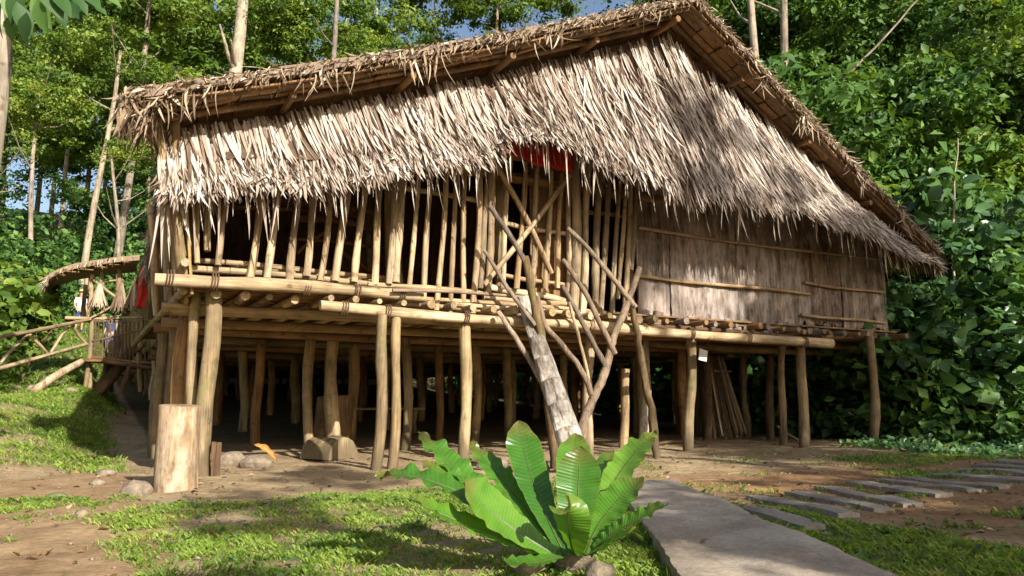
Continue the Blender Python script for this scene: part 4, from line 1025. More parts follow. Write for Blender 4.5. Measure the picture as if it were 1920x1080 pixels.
# ------------------------------------------------------------------ leaves
def leaf_mesh(name, C, Nn, Sz, tint, asp=.32, big=False, droop=.15, dirs=None, seed=0):
    g = np.random.default_rng(seed); n = len(C)
    Nn = Nn / (np.linalg.norm(Nn, axis=1, keepdims=True) + 1e-9)
    Tn = g.normal(0, 1, (n, 3)) if dirs is None else dirs + g.normal(0, .25, (n, 3))
    Tn -= Nn * np.sum(Tn * Nn, 1, keepdims=True); Tn /= np.linalg.norm(Tn, axis=1, keepdims=True) + 1e-9
    B = np.cross(Nn, Tn); s = Sz[:, None]
    if not big:
        V = np.stack([C - Tn * s * .5, C + B * s * asp + Nn * s * .07, C + Tn * s * .5 - Nn * s * droop, C - B * s * asp + Nn * s * .07], 1)
        b = np.arange(n) * 4; Fc = np.concatenate([np.stack([b, b + 1, b + 2], 1), np.stack([b, b + 2, b + 3], 1)])
        return npmesh(name, V.reshape(-1, 3), Fc, {'tint': np.repeat(tint, 4)})
    up = Nn * s * .06
    pts = [C - Tn * s * .5, C - Tn * s * .18 + B * s * asp + up, C - Tn * s * .18, C - Tn * s * .18 - B * s * asp + up,
           C + Tn * s * .22 + B * s * asp * .8 + up - Nn * s * droop * .4, C + Tn * s * .22 - Nn * s * droop * .4, C + Tn * s * .22 - B * s * asp * .8 + up - Nn * s * droop * .4, C + Tn * s * .5 - Nn * s * droop]
    V = np.stack(pts, 1); b = np.arange(n) * 8
    tr = [(0, 1, 2), (0, 2, 3), (2, 1, 4), (2, 4, 5), (3, 2, 5), (3, 5, 6), (5, 4, 7), (5, 7, 6)]
    Fc = np.concatenate([np.stack([b + i, b + j, b + k], 1) for i, j, k in tr])
    return npmesh(name, V.reshape(-1, 3), Fc, {'tint': np.repeat(tint, 8)})

def crown_points(g, rad, nclump, nleaf, clump_r, fill=.35):
    """clump centres through an uneven ellipsoid; returns leaf centres and normals"""
    d = g.normal(0, 1, (nclump, 3)); d /= np.linalg.norm(d, axis=1, keepdims=True)
    k = fill + (1 - fill) * g.random(nclump) ** .6; lump = 1 + .28 * np.sin(d[:, 0] * 4 + d[:, 1] * 3 + 2 * d[:, 2] + g.uniform(0, 6))
    cc = d * (k * lump)[:, None] * np.array(rad)
    ci = g.integers(0, nclump, nleaf); cr = clump_r * g.uniform(.6, 1.3, nclump)
    off = g.normal(0, 1, (nleaf, 3)) * np.array([1, 1, .45]) * cr[ci][:, None] * .6
    C = cc[ci] + off
    Nn = off / (np.linalg.norm(off, axis=1, keepdims=True) + 1e-6) * .6 + np.array([0, 0, .6]) + g.normal(0, .5, (nleaf, 3))
    tint = np.clip(.47 + .26 * (g.random(nclump)[ci] - .5) * 2 + g.normal(0, .11, nleaf), 0, 1)
    return C, Nn, tint
CROWNS = {}
def crown(key, rad, nclump, nleaf, clump_r, size, asp, mat, seed, big=False, fill=.35):
    g = np.random.default_rng(seed); C, Nn, ti = crown_points(g, rad, nclump, nleaf, clump_r, fill)
    me_ = leaf_mesh('crown_' + key, C, Nn, np.clip(g.lognormal(-.12, .38, nleaf), .35, 1.35 if big else 1.8) * size, ti, asp, big, seed=seed); me_.materials.append(mat); CROWNS[key] = me_
for k in range(3):
    crown(f'tall{k}', (3.6, 3.6, 3.0), 48, 6200, .80, .29, .30, M_LEAFA, 40 + k, fill=.25)
    crown(f'deep{k}', (3.4, 3.4, 3.4), 60, 7800, .88, .28, .30, M_LEAFB, 50 + k, fill=.2)
    crown(f'shrub{k}', (1.5, 1.5, 1.35), 60, 2600, .38, .21, .34, M_LEAFB, 60 + k, fill=.2)
    crown(f'broad{k}', (1.3, 1.3, 1.2), 60, 1500, .36, .215, .36, M_LEAFC, 70 + k, True, fill=.25)
    crown(f'sapling{k}', (1.2, 1.2, 1.5), 34, 420, .4, .40, .27, M_LEAFA, 80 + k, True, fill=.2)

def trunk_obj(root, base, top, r, mat, limbs=5, crown_r=3.0, bend=.4, name='trunk', fork=None):
    base = Vector(base); top = Vector(top); v = []; f = []
    n = 6; pts = []; rad = []
    for i in range(n + 1):
        t = i / n; off = Vector((math.sin(t * 3 + base.x) * bend, math.cos(t * 2.3 + base.y) * bend, 0)) * t * (1 - t) * 2
        pts.append(base.lerp(top, t) + off - base); rad.append(r * (1.25 - .25 * min(1, t * 6) - .55 * t))
    tube_data(pts, rad, 9, v, f, .05)
    for k in range(limbs):
        t = R.uniform(.55, .92); s = pts[0].lerp(pts[-1], t); i = int(t * n); s = pts[i].lerp(pts[min(i + 1, n)], t * n - i)
        a = R.uniform(0, 6.28); L = crown_r * R.uniform(.5, .95); e = s + Vector((math.cos(a) * L, math.sin(a) * L, L * R.uniform(.5, 1.1)))
        m_ = s.lerp(e, .5) + Vector((0, 0, -.12 * L)); rr = r * (1 - .6 * t) * .5
        tube_data([s, m_, e], [rr, rr * .65, rr * .25], 6, v, f, .08)
    return link(name, mesh('trunk', v, f, True, 60), mat, root, T(base))

def tree(name, label, base, h, r, crowns, bark, lean=(0, 0), group=None, cat='tree', limbs=5, sc=1.0, bend=.4):
    """crowns: list of (mesh key, dx, dy, z, scale)"""
    z = H(base[0], base[1]) - .15; root = thing(name, label, cat, (base[0], base[1], z), group)
    top = (base[0] + lean[0], base[1] + lean[1], z + h)
    trunk_obj(root, (base[0], base[1], z), top, r, bark, limbs, 2.6 * sc, bend)
    for key, dx, dy, cz, s in crowns:
        M = T((base[0] + dx, base[1] + dy, z + cz)) @ Matrix.Rotation(R.uniform(0, 6.28), 4, 'Z') @ Matrix.Diagonal((s, s, s * R.uniform(.85, 1.1), 1))
        link('crown', CROWNS[key], None, root, M)
    return root

# distinct trees with their trunks in view
def tree_px(name, label, px, py, D, h, r, crowns, bark=M_BARK, lean=(0, 0), **kw):
    p = atD(px, py, D); return tree(name, label, (p.x, p.y), h, r, crowns, bark, lean, **kw)
tree_px('forked_tree', 'slender pale forked trunk rising out of the undergrowth at the left', 150, 560, 37, 14.5, .19, [('tall0', -1.4, 0, 14.5, .6), ('tall1', 1.8, 1, 13.8, .5)], M_BARKP, (.9, 0), limbs=5)
tree_px('forest_tree', 'thin straight grey trunk behind the forked tree at the left', 208, 560, 41, 20, .26, [('tall1', 0, 0, 19.5, .9), ('tall0', -2.5, 1, 17, .5)], M_BARK, (.8, 0))
tree_px('forest_tree', 'thick pale trunk with a yellow green crown above the left roof edge', 398, 560, 45, 28, .6, [('tall2', -4.0, 1, 21, .8), ('tall0', 4.2, 1, 20, .8), ('tall1', -4.5, 2, 25, .9)], M_BARKP, (.9, 0))
tree_px('forest_tree', 'slim white trunk in pale foliage above the middle of the left roof slope', 606, 560, 46, 30, .26, [('tall0', -2.6, 2, 21.5, .75), ('tall1', 2.4, 2, 19.5, .7)], M_BARKP, (.2, 0))
tree_px('forest_tree', 'straight grey trunk just right of the roof apex', 1426, 560, 26, 20, .2, [('deep1', -1, 5, 19, .8)], M_BARKP, (0, 0), limbs=2)
tree_px('forest_tree', 'leaning grey trunk second to the right of the roof apex', 1448, 560, 25, 20, .19, [('deep2', 2.2, 5, 19, .8)], M_BARK, (1.5, 0), limbs=2)
tree_px('forest_tree', 'dark thick trunk deep in the foliage at the upper right', 1862, 560, 27, 18, .42, [('deep0', 0, 2, 14, .9), ('deep1', 1, 1, 8, .7)], M_DARK, (.1, 0))
tree_px('forest_tree', 'thin leaning dark trunk low at the far left edge', 18, 560, 33, 9, .12, [('tall1', 0, 1, 10.5, .5)], M_BARK, (-1.6, 0))
tree_px('forest_tree', 'thin pale trunk between the left edge and the forked tree', 54, 560, 35, 12, .14, [('tall0', 0, 1, 12, .65)], M_BARKP, (-.3, 0))
tree_px('forest_tree', 'thin twisted trunk close to the left wall of the house', 226, 560, 37, 9, .14, [('tall2', 0, 1, 9.5, .4)], M_BARK, (-.9, 0))
# the close wood: alike trees in the mass
k = 0
for D, h, pxs in ((48, 15, (-90, 105, 275)), (56, 23, (-60, 60, 165, 255, 345, 500, 690)), (68, 31, (-100, 0, 90, 190, 300, 430, 640, 830, 930, 1060))):
    for px in pxs:
        p = atD(px + R.uniform(-15, 15), 560, D + R.uniform(-3, 3)); hh = h * R.uniform(.85, 1.1); s = R.uniform(.85, 1.15) * (1 + (D - 38) * .012)
        ky = ['tall0', 'tall1', 'tall2', 'tall0'][k % 4]
        tree('forest_tree', 'slender green forest tree in the wood behind the left roof slope', (p.x, p.y), hh, .2, [(ky, 0, 0, hh * .95, s), (['tall1', 'tall2', 'tall0'][k % 3], R.uniform(-2, 2), 1, hh * .68, s * .8), (['deep0', 'tall2'][k % 2], R.uniform(-2, 2), .5, hh * .40, s * .7)], M_BARKP if k % 2 else M_BARK, (R.uniform(-.6, .6), 0), group='trees of the wood behind the house', limbs=4)
        k += 1
for D, h, pxs in ((24, 8, (1440, 1560, 1690, 1790, 1900, 2000)), (31, 13, (1500, 1700, 1880)), (38, 19, (1340, 1440, 1560, 1660, 1780, 1900)), (48, 26, (1300, 1400, 1520, 1640, 1760, 1880))):
    for px in pxs:
        p = atD(px + R.uniform(-20, 20), 560, D + R.uniform(-2, 2)); z = H(p.x, p.y); hh = max(5, h - z * .35) * R.uniform(.85, 1.1); s = R.uniform(.8, 1.05) * (1 + (D - 24) * .01)
        tree('forest_tree', 'dense dark green jungle tree on the slope right of the roof', (p.x, p.y), hh, .2, [([f'deep{k % 3}', f'tall{k % 3}'][k % 3 == 1], 0, 0, hh * .95, s), (['deep1', 'tall0', 'deep2', 'tall2'][k % 4], R.uniform(-1.5, 1.5), 0, hh * .55, s * .85)], M_BARK, (R.uniform(-.5, .5), 0), group='jungle trees on the right slope', limbs=4)
        k += 1

# shrubs: near right, broad leaves
def shrub(name, label, p, s, keys, group=None, stems=5, zc=.9, mat=M_TWIGD):
    z = H(p[0], p[1]); root = thing(name, label, 'shrub', (p[0], p[1], z), group); v = []; f = []
    for i in range(stems):
        a = R.uniform(0, 6.28); e = Vector((math.cos(a) * .8 * s, math.sin(a) * .8 * s, 1.5 * s * zc)); tube_data([(0, 0, -.1), e * .5 + Vector((0, 0, .2)), e], [.03 * s, .022 * s, .01 * s], 5, v, f)
    link('stem', mesh('stem', v, f, True, 60), mat, root, T((p[0], p[1], z)))
    for key, dx, dy, dz, ks in keys:
        M = T((p[0] + dx * s, p[1] + dy * s, z + dz * s)) @ Matrix.Rotation(R.uniform(0, 6.28), 4, 'Z') @ Matrix.Diagonal((ks * s, ks * s, ks * s, 1)); link('foliage', CROWNS[key], None, root, M)
    return root
def spx(px, D): p = atD(px, 600, D); return (p.x, p.y)
shrub('broad_leaf_shrub', 'tall pale broad leaved shrub reaching the lower right end of the roof', spx(1790, 16.4), 1.5, [('broad0', 0, 0, 2.35, .9), ('broad1', -.5, .2, 1.6, .75), ('broad2', .4, 0, 2.8, .6)])
shrub('broad_leaf_shrub', 'glossy bush with heart shaped leaves hugging the right end of the house', spx(1712, 15.6), 1.2, [('broad1', 0, 0, 1.55, 1.0), ('broad2', .2, 0, 2.2, .7), ('shrub0', 0, .5, 1.0, .9)])
shrub('broad_leaf_shrub', 'glossy dark bush in front of the slope at the right edge', spx(1880, 15.2), 1.3, [('broad2', 0, 0, 1.5, 1.0), ('broad0', .3, .2, 2.2, .8), ('shrub1', 0, .4, .9, .9)])
shrub('broad_leaf_shrub', 'leafy bush between the two glossy bushes at the right', spx(1800, 15.8), 1.2, [('broad0', 0, 0, 1.3, 1.0), ('shrub2', 0, .3, .8, .9), ('broad1', .1, 0, .6, .8)])
g_ = 'dark bushes under the jungle edge on the right'
for px, D, s in ((1420, 21, 1.5), (1500, 19.5, 1.3), (1560, 21.5, 1.6), (1610, 18.6, 1.3), (1660, 19.5, 1.6), (1740, 18.6, 1.7), (1830, 18, 1.7), (1920, 17.6, 1.6), (1990, 16.5, 1.5), (1350, 24, 1.7), (1270, 26, 1.6), (1180, 28, 1.8), (1690, 16.8, .9), (1760, 16.6, .8), (1860, 16.4, .9)):
    shrub('forest_bush', 'dark green bush at the foot of the jungle slope right of the house', spx(px, D), s, [(f'shrub{px % 3}', 0, 0, 1.1, 1.0), (f'shrub{(px + 1) % 3}', .3, .4, 2.0, .8), (f'broad{px % 3}', -.2, -.2, 1.3, .6)], g_)
g_ = 'bushes of the undergrowth at the left'
for px, D, s in ((-60, 27, 1.1), (-10, 30, 1.3), (70, 33, 1.0), (120, 38, 1.1), (180, 39, 1.2), (235, 38, 1.2), (280, 36, 1.2), (-10, 24, .9), (-20, 36, 1.7), (60, 38, 1.5), (140, 42, 1.6), (210, 44, 1.7)):
    shrub('forest_bush', 'green undergrowth bush at the edge of the lawn on the left', spx(px, D), s, [(f'shrub{px % 3}', 0, 0, 1.1, 1.0), (f'shrub{(px + 1) % 3}', .3, .4, 2.0, .8)], g_)
shrub('leafy_sapling', 'bright leafy sapling beside the bamboo handrail at the left', spx(48, 19.5), 1.0, [('sapling0', 0, 0, 1.9, .8), ('sapling1', -.5, 0, 1.2, .7)])
shrub('leafy_sapling', 'low bright green leafy plant behind the handrail at the far left edge', spx(-15, 19), 1.0, [('sapling2', 0, 0, 1.2, .9)])
shrub('leafy_sapling', 'small bright plant below the handrail near the boulders', spx(20, 18.2), .7, [('sapling1', 0, 0, .8, .7)])
shrub('leafy_sapling', 'fern like plant growing on the lawn right of the sapling', spx(84, 25), .6, [('sapling2', 0, 0, .9, .8), ('sapling0', .2, .2, 1.6, .6)])

# foliage mass: climbing leaves over the right slope and undergrowth on the left
def mass(name, label, boxes, n, size, mat, seed):
    g = np.random.default_rng(seed); C = []
    for (x0, x1, y0, y1, hgt, k) in boxes:
        m_ = int(n * k); x = g.uniform(x0, x1, m_); y = g.uniform(y0, y1, m_); nz = fbm(x * .5, y * .5, 4, 3)
        C.append(np.stack([x, y, Hn(x, y) + g.random(m_) ** 1.3 * hgt * (.3 + 1.4 * nz)], 1))
    C = np.concatenate(C); n = len(C); cl = fbm(C[:, 0] * 1.6 + C[:, 2], C[:, 1] * 1.6 + C[:, 2] * .7, 8, 3); C = C[cl > .42]; n = len(C)
    Nn = g.normal(0, .5, (n, 3)) + np.array([-.3, -.4, .8])
    o = link(name, leaf_mesh(name, C, Nn, g.uniform(.5, 1.3, n) * size, np.clip(g.normal(.5, .2, n), 0, 1), .33, seed=seed), mat); return tag(o, label, 'foliage', None, 'stuff')
mass('slope_foliage', 'mass of small dark leaves covering the jungle slope', [(13.2, 34, -3, 24, 2.2, .75), (12.6, 15, -4, 6, .5, .12), (12.9, 16, 3, 24, 2.2, .13)], 70000, .26, M_LEAFB, 91)
mass('wood_undergrowth', 'tangled green undergrowth below the trees of the wood', [(-30, 20, 33, 52, 4.0, .8), (-16, -6, 14, 33, 1.6, .2)], 42000, .34, M_LEAFB, 92)
mass('ground_creeper', 'low creeping green plants at the right edge of the clearing', [(10.4, 14, -4.2, -.2, .16, .6), (12.4, 15, -3, 2, .3, .4)], 5000, .12, M_LEAFC, 93)

# near tree at the upper left corner: trunk edge and a few hanging leaves
nb = atD(-90, 760, 8.2); nb.z = H(nb.x, nb.y) - .1
NT = thing('near_tree', 'pale mottled trunk at the left edge with broad dark leaves overhead', 'tree', nb)
tube('trunk', [nb, atD(-35, 420, 8.2), atD(-2, 180, 8.2), atD(6, 60, 8.2), atD(0, -120, 8.2), atD(20, -420, 8.4)], [.13, .11, .10, .095, .09, .05], M_BARKP, NT, k=4, jit=.006)
tube('limb', [atD(0, -100, 8.2), atD(60, -60, 7.0), atD(110, -25, 6.0)], [.04, .03, .012], M_BARK, NT)
lm = []
for i in range(4):
    V = []; nseg = 6; pr = [.02, .55, .95, 1, .8, .45, .02]
    for j in range(nseg + 1):
        t = j / nseg; c0 = Vector((t, 0, -.18 * t * t)); w = .27 * pr[j]; V += [c0 + Vector((0, -w, .06 * pr[j] + R.uniform(-.012, .012))), c0, c0 + Vector((0, w, .06 * pr[j] + R.uniform(-.012, .012)))]
    fs = []
    for j in range(nseg):
        for q in (0, 1): fs.append((3 * j + q, 3 * j + q + 1, 3 * j + q + 4, 3 * j + q + 3))
    m_ = mesh('leaf', V, fs, True, 180); at = m_.attributes.new('tint', 'FLOAT', 'POINT'); at.data.foreach_set('value', np.full(len(V), R.uniform(.15, .7), np.float32)); m_.materials.append(M_LEAFB); lm.append(m_)
for px, py, s, a in [(5, 10, .42, 250), (30, 15, .40, 300), (60, 5, .38, 290), (95, -5, .36, 310), (130, -10, .36, 300), (150, -8, .34, 320), (165, -15, .38, 340), (20, 40, .30, 280), (50, 35, .30, 270), (-10, 30, .4, 260), (75, -30, .4, 280), (110, -40, .4, 310), (40, -10, .4, 250), (0, -20, .4, 230), (140, -50, .4, 320), (-30, 0, .4, 240), (15, -5, .42, 285), (70, 10, .36, 275), (100, 12, .32, 290), (125, 15, .30, 310), (35, 30, .34, 300), (85, -15, .4, 300), (155, 5, .3, 330)]:
    p = atD(px, py - 12, R.uniform(5.6, 6.4)); aa = math.radians(a + R.uniform(-12, 12)); rt = Vector((math.cos(TH), -math.sin(TH), 0)); fw = Vector((math.sin(TH), math.cos(TH), 0))
    dr = (rt * math.cos(aa) + Vector((0, 0, 1)) * math.sin(aa) - fw * R.uniform(-.2, .3)).normalized(); nn_ = (Vector((0, 0, .8)) - fw * R.uniform(.5, 1.2) + rt * R.uniform(-.5, .5)); nn_ = (nn_ - dr * nn_.dot(dr)).normalized(); sd2 = nn_.cross(dr)
    M = T(p) @ Matrix((dr, sd2, nn_)).transposed().to_4x4() @ Matrix.Diagonal((s * .8, s * .7, s * .8, 1))
    link('leaf', R.choice(lm), None, NT, M)
link('crown', CROWNS['broad1'], None, NT, T(atD(10, -330, 8.2)) @ Matrix.Diagonal((1.3, 1.3, 1, 1)))

# trees standing behind and right of the viewer, whose shade falls on the clearing
def shade_tree(label, x, y, h, crowns): tree('shade_tree', label, (x, y), h, .22, crowns, M_BARK, (0, 0), limbs=6)
shade_tree('tall leafy tree at the right edge of the clearing before the slope', 13.4, -16.0, 11.5, [('deep0', -.6, 0, 11.0, .78), ('deep1', -2.6, .5, 8.0, .52), ('deep2', 1.5, -1, 7.2, .5), ('tall1', .9, 0, 12.9, .5)])
shade_tree('slender tall tree far behind the viewer', 9.0, -20.0, 14.5, [('tall2', 0, 0, 14.2, .22), ('tall0', .15, 0, 15.6, .24)])
shade_tree('leafy tree with a low crown at the right of the clearing', 8.2, -16.0, 6.8, [('deep1', .2, 0, 5.9, .50), ('deep2', 2.4, .6, 6.4, .5), ('tall0', -1.8, 0, 5.6, .36)])
shade_tree('small tree with a low crown behind the viewer', 4.3, -16.0, 5.8, [('deep2', 0, 0, 5.3, .45), ('tall1', -.9, .3, 4.6, .22), ('deep0', 1.6, 0, 5.0, .36), ('tall2', -1.1, 0, 8.5, .20), ('tall0', -2.6, .3, 7.3, .13)])
shade_tree('small sparse tree behind the viewer on the left', .6, -16.0, 6.0, [('tall0', .9, 0, 6.9, .15), ('tall2', -1.5, 0, 7.0, .18), ('tall1', -.2, 1, 4.9, .20)])

# ------------------------------------------------------------------ birds nest fern in front
fb = onZ(1072, 1092); fb.z = H(fb.x, fb.y)
FE = thing('birds_nest_fern', 'large bright green fern with a rosette of broad wavy fronds before the ladder', 'fern', fb)
cr_ = Vector((math.cos(TH), -math.sin(TH), 0)); cf_ = Vector((math.sin(TH), math.cos(TH), 0))
def frond(tip, D, wd, mid=None, bx=0, wav=.02, nwav=9, twist=0.0, bow=.12):
    base = fb + Vector((0, 0, .12)) + cr_ * bx
    tp = atD(tip[0], tip[1], D)
    m_ = (base + tp) / 2 + Vector((0, 0, bow)) if mid is None else atD(mid[0], mid[1], (D + 3.75) / 2)
    ctrl = 2 * m_ - (base + tp) / 2
    nseg = 64; nc = 7; V = []; UV = []
    ph = R.random() * 6; ph2 = R.random() * 6
    for i in range(nseg + 1):
        t = i / nseg; c = base * (1 - t) ** 2 + ctrl * 2 * t * (1 - t) + tp * t * t
        d = ((ctrl - base) * 2 * (1 - t) + (tp - ctrl) * 2 * t).normalized()
        view = (Vector(CAM) - c).normalized(); nrm = (view * .55 + Vector((0, 0, .75)) - cf_ * .1); nrm = (nrm - d * nrm.dot(d)).normalized()
        nrm = Quaternion(d, twist * t) @ nrm
        s = d.cross(nrm).normalized()
        w = wd * .66 * (.30 + .70 * math.sin(min(1, t * 1.35) * math.pi / 2) ** 1.3) * (1 - max(0, (t - .72) / .28) ** 2.6 * .97)
        for j in range(nc):
            u = j / (nc - 1); q = (u - .5) * 2
            e = abs(q) ** 2
            wv = (math.sin(t * nwav * 6.28 + ph + (1.3 if q > 0 else 0)) * .75 + math.sin(t * nwav * .61 * 6.28 + ph2 + 2 * q) * .6) * wav * .8 * e * (.3 + t)
            ww = w * (1 + .02 * math.sin(t * nwav * 1.7 * 6.28 + ph2 + q) * e)
            V.append(c + s * q * ww + nrm * (wv + .22 * ww * abs(q)) - fb); UV.append((u, t))
    Fc = []
    for i in range(nseg):
        for j in range(nc - 1): a = i * nc + j; Fc.append((a, a + 1, a + 1 + nc, a + nc))
    me_ = npmesh('frond', np.array([tuple(q) for q in V]), np.array(Fc), None, True, np.array(UV))
    o = link('frond', me_, M_FROND, FE, T(fb))
    # midrib as a sub-part
    pts = []; rad = []
    for i in range(0, nseg + 1, 4):
        t = i / nseg; k = i * nc + nc // 2; pts.append(V[k]); rad.append(.0065 * (1 - t * .8))
    v, f = tube_data(pts, rad, 5, rough=0); link('midrib', mesh('midrib', v, f), M_RIB, o, T(fb))
M_RIB = m_simple('frond_midrib', (.06, .075, .015), .5, .3, 20)
for F_ in [((703, 896), 3.75, .135, (845, 915), -.10, .020, 9, .6), ((783, 810), 4.2, .125, (885, 905), -.08, .020, 9, .5), ((792, 866), 4.0, .115, (900, 935), -.08, .016, 9, .4),
           ((880, 830), 4.35, .115, (962, 925), -.05, .018, 10, .4), ((868, 905), 3.6, .185, (940, 975), -.07, .010, 6, .15), ((972, 789), 4.25, .145, (1000, 905), -.03, .010, 7, .1),
           ((1080, 812), 4.5, .15, (1075, 920), .02, .010, 8, 0), ((1088, 836), 3.85, .165, (1083, 940), .02, .006, 7, 0), ((1232, 808), 4.25, .125, (1150, 905), .06, .016, 13, -.3),
           ((1208, 896), 3.85, .135, (1135, 965), .07, .010, 8, -.2), ((1254, 945), 3.5, .105, (1160, 995), .09, .012, 11, -.4), ((1066, 930), 3.42, .15, (1068, 1005), .02, .006, 6, 0),
           ((950, 1058), 3.3, .09, (1000, 1055), -.04, .010, 7, .2), ((1150, 845), 4.6, .12, (1115, 930), .04, .010, 8, -.1), 
             
           ((770, 935), 3.55, .12, (880, 985), -.1, .014, 8, .5),  ((1195, 990), 3.35, .10, (1125, 1030), .06, .01, 8, -.3)]:
    frond(*F_)
for dx, dy, s in ((.12, -.06, .065), (-.2, .02, .06), (.02, .18, .09)):
    p = fb + cr_ * dx + cf_ * dy; rock(['reddish brown stone at the right foot of the big fern', 'brown stone at the left foot of the big fern', 'stone hidden behind the foot of the big fern'][0 if dx > .1 else 1 if dx < 0 else 2], p, s * 1.2, s, s * .9, mat=M_STONE, dz=.03)

# ------------------------------------------------------------------ grass, litter
def blades(name, n, box, lmin, lmax, w, seed, label, near=True):
    g = np.random.default_rng(seed); x = g.uniform(box[0], box[1], n); y = g.uniform(box[2], box[3], n)
    m_ = grass_mask(x, y); cl = fbm(x * 7, y * 7, 12, 3)
    keep = g.random(n) < np.clip(m_ * 1.3 - .15, 0, 1) * np.clip((cl - .28) * 3.2, .05, 1)
    # off the path and slabs
    ok = ~on_path(x, y, .0)
    for a, b_ in slabs:
        a = np.array(a); b_ = np.array(b_); ab = b_ - a; t = np.clip(((x - a[0]) * ab[0] + (y - a[1]) * ab[1]) / (ab @ ab), 0, 1)
        ok &= np.hypot(x - a[0] - t * ab[0], y - a[1] - t * ab[1]) > .17
    keep &= ok
    x = x[keep]; y = y[keep]; n = len(x); cl = cl[keep]
    z = Hn(x, y) - .004; L = g.uniform(lmin, lmax, n) * (.6 + .9 * cl); a = g.uniform(0, 6.28, n); le = g.uniform(.2, 1.1, n)
    P = np.stack([x, y, z], 1); B = np.stack([np.cos(a), np.sin(a), 0 * a], 1) * (w * g.uniform(.7, 1.4, n))[:, None]
    D = np.stack([-np.sin(a) * le, np.cos(a) * le, np.ones(n)], 1); D /= np.linalg.norm(D, axis=1, keepdims=True); D *= L[:, None]
    V = np.stack([P - B * .5, P + B * .5, P + D * .6 + B * .35 + np.array([0, 0, .1]) * L[:, None], P + D + np.stack([-np.sin(a), np.cos(a), 0 * a], 1) * (L * .3)[:, None]], 1)
    b = np.arange(n) * 4; Fc = np.concatenate([np.stack([b, b + 1, b + 2], 1), np.stack([b, b + 2, b + 3], 1)])
    ti = np.clip(.5 + (fbm(x * 1.7, y * 1.7, 6, 3) - .5) * 1.0 + g.normal(0, .16, n) + .35 * (g.random(n) < .05), 0, 1)
    o = link(name, npmesh(name, V.reshape(-1, 3), Fc, {'tint': np.repeat(ti, 4)}), M_GRASS); return tag(o, label, 'grass', None, 'stuff')
blades('grass', 300000, (-2.6, 4, -7.2, -1.6), .016, .046, .006, 101, 'short patchy lawn grass in front of the house')
blades('grass', 130000, (3, 13.5, -7.2, 1.0), .022, .055, .008, 102, 'patchy grass around the stepping slabs')
blades('grass', 60000, (-7, -.4, .5, 12), .04, .09, .014, 103, 'grass on the bank left of the house')
blades('grass', 45000, (-16, 0, 10, 33), .06, .13, .04, 104, 'lawn behind the side porch')

def edge_blades(name, label, segs_, n, seed, lmax=.13):
    g = np.random.default_rng(seed); C = []
    for (a, b_) in segs_:
        a = np.array(a); b_ = np.array(b_); m_ = max(4, int(n * np.hypot(*(b_ - a)))); t = g.random(m_); e = b_ - a; nr = np.array([-e[1], e[0]]) / np.hypot(*e)
        keep = fbm(t * 9 + a[0], t * 0 + a[1], 13, 2) > .45; C.append((a + t[:, None] * e - nr * np.abs(g.normal(0, .035, m_))[:, None])[keep])
    C = np.concatenate(C); n = len(C); L = g.uniform(.03, lmax, n); a = g.uniform(0, 6.28, n); le = g.uniform(.2, .9, n)
    P = np.stack([C[:, 0], C[:, 1], Hn(C[:, 0], C[:, 1])], 1); B = np.stack([np.cos(a), np.sin(a), 0 * a], 1) * .009
    D = np.stack([-np.sin(a) * le, np.cos(a) * le, np.ones(n)], 1); D = D / np.linalg.norm(D, axis=1, keepdims=True) * L[:, None]
    V = np.stack([P - B * .5, P + B * .5, P + D * .6 + B * .3, P + D * np.array([1.5, 1.5, .85])], 1); b = np.arange(n) * 4
    o = link(name, npmesh(name, V.reshape(-1, 3), np.concatenate([np.stack([b, b + 1, b + 2], 1), np.stack([b, b + 2, b + 3], 1)]), {'tint': np.repeat(np.clip(g.normal(.5, .2, n), 0, 1), 4)}), M_GRASS); tag(o, label, 'grass', None, 'stuff')
edge_blades('edge_grass', 'longer grass creeping over the edges of the concrete path', [(PATH[1], PATH[0]), (PATH[2], PATH[1]), (PATH[3], PATH[2]), (PATH[0], PATH[3])], 420, 120) if False else edge_blades('edge_grass', 'longer grass creeping over the edges of the concrete path', [(PATH[1], PATH[2]), (PATH[3], PATH[0])], 300, 120)
edge_blades('edge_grass', 'grass tufts fringing the stepping slabs', [(tuple(np.array(a) + (.14, 0)), tuple(np.array(b_) + (.14, 0))) for a, b_ in slabs] + [(tuple(np.array(b_) - (.14, 0)), tuple(np.array(a) - (.14, 0))) for a, b_ in slabs], 40, 121, .07)
g = np.random.default_rng(55); n = 1500
x = np.concatenate([g.uniform(-3, 12, 900), g.uniform(11, 14, 350), g.uniform(3.5, 9, 250)]); y = np.concatenate([g.uniform(-7, 2, 900), g.uniform(-4, 2, 350), g.uniform(-6.5, -4, 250)])
C = np.stack([x, y, Hn(x, y) + .012], 1); Nn = np.array([0, 0, 1]) + g.normal(0, .3, (n, 3))
sel = ~on_path(x, y, .02) | (np.arange(n) % 7 == 0); C[:, 2] += .1 * on_path(x, y, 0)
o = link('leaf_litter', leaf_mesh('leaf_litter', C[sel], Nn[sel], g.uniform(.03, .10, n)[sel], np.clip(g.normal(.5, .25, n), 0, 1)[sel], .25, seed=5), M_LITTER)
tag(o, 'scattered dry leaves on the bare earth', 'leaf litter', None, 'stuff')
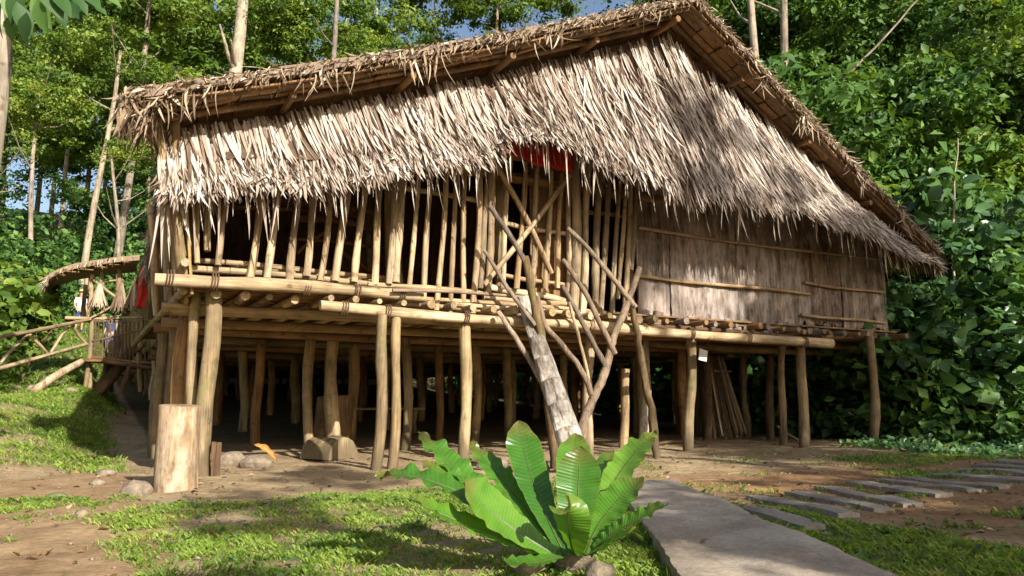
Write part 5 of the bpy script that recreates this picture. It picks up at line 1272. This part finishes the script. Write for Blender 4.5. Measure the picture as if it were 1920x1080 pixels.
# small broad weeds in the turf
g = np.random.default_rng(66); n = 9000; x = np.concatenate([g.uniform(-2.4, 4, 5500), g.uniform(3, 12.5, 3500)]); y = g.uniform(-7, -.8, n)
k_ = (g.random(n) < grass_mask(x, y) * .9 + .04) & (fbm(x * 3, y * 3, 44, 3) > .47) & ~on_path(x, y, -.02); x = x[k_]; y = y[k_]; n = len(x)
C = np.stack([x, y, Hn(x, y) + g.uniform(.01, .05, n)], 1)
o = link('turf_weeds', leaf_mesh('turf_weeds', C, np.array([0, 0, 1]) + g.normal(0, .4, (n, 3)), g.uniform(.02, .06, n), np.clip(g.normal(.55, .2, n), 0, 1), .33, seed=6), M_LEAFC)
tag(o, 'small broad weeds growing through the grass', 'weeds', None, 'stuff')
# pebbles and crumbs of soil
g = np.random.default_rng(67); n = 1400; x = g.uniform(-3, 12.5, n); y = g.uniform(-6.8, 2.4, n); k_ = ~on_path(x, y, .02); x = x[k_]; y = y[k_]; n = len(x)
r = .006 + .02 * g.random(n) ** 3; c = np.stack([x, y, Hn(x, y) + r * .3], 1)
dv = np.array([[1, 0, 0], [0, 1, 0], [-1, 0, 0], [0, -1, 0], [0, 0, .7], [0, 0, -.7]]); V = c[:, None, :] + dv[None] * r[:, None, None] * g.uniform(.7, 1.3, (n, 6, 1))
b = np.arange(n) * 6; Fc = np.concatenate([np.stack([b + i, b + (i + 1) % 4, b + 4], 1) for i in range(4)] + [np.stack([b + (i + 1) % 4, b + i, b + 5], 1) for i in range(4)])
tag(link('pebbles', npmesh('pebbles', V.reshape(-1, 3), Fc, None, True), M_STONE), 'scattered pebbles and crumbs of earth', 'pebbles', None, 'stuff')
# fine twigs
v = []; f = []
for i in range(90):
    x = R.uniform(-2.5, 12); y = R.uniform(-6.5, 1.5); a_ = R.uniform(0, 6.28); L = R.uniform(.06, .25)
    if bool(on_path(np.array([x]), np.array([y]), .1)[0]): continue
    p = Vector((x, y, H(x, y) + .012)); d = Vector((math.cos(a_), math.sin(a_), 0)) * L
    tube_data([p - d, p + Vector((R.uniform(-.02, .02), R.uniform(-.02, .02), .012)), p + d], [.004, .005, .003], 5, v, f)
tag(link('twigs', mesh('twigs', v, f), M_TWIG), 'thin dry twigs lying on the earth', 'twigs', None, 'stuff')
# bare stems and vines in the jungle edge at the right
vl = ['pair of thin pale vines hanging just right of the roof slope', 'thin slanting stem across the upper right foliage', 'pale bare stem among the glossy leaves at the right edge', 'thin dark stem rising behind the pale broad leaved shrub', 'crooked bare twig low in the dark bushes at the right']
for i, (pts, D, r) in enumerate([([(1618, 440), (1625, 500), (1640, 570)], 17.5, .012), ([(1560, 170), (1640, 90), (1720, 0)], 24, .04), ([(1790, 800), (1800, 720), (1830, 640)], 14.6, .014), ([(1790, 560), (1786, 420), (1796, 260)], 15.4, .022), ([(1590, 770), (1612, 790), (1640, 800)], 15.6, .012)]):
    o = tube('vine', [atD(a_, b_, D + .25 * j) for j, (a_, b_) in enumerate(pts)], [r, r * .9, r * .7], M_BARKP, jit=.02, sides=6); tag(o, vl[i], 'vine')
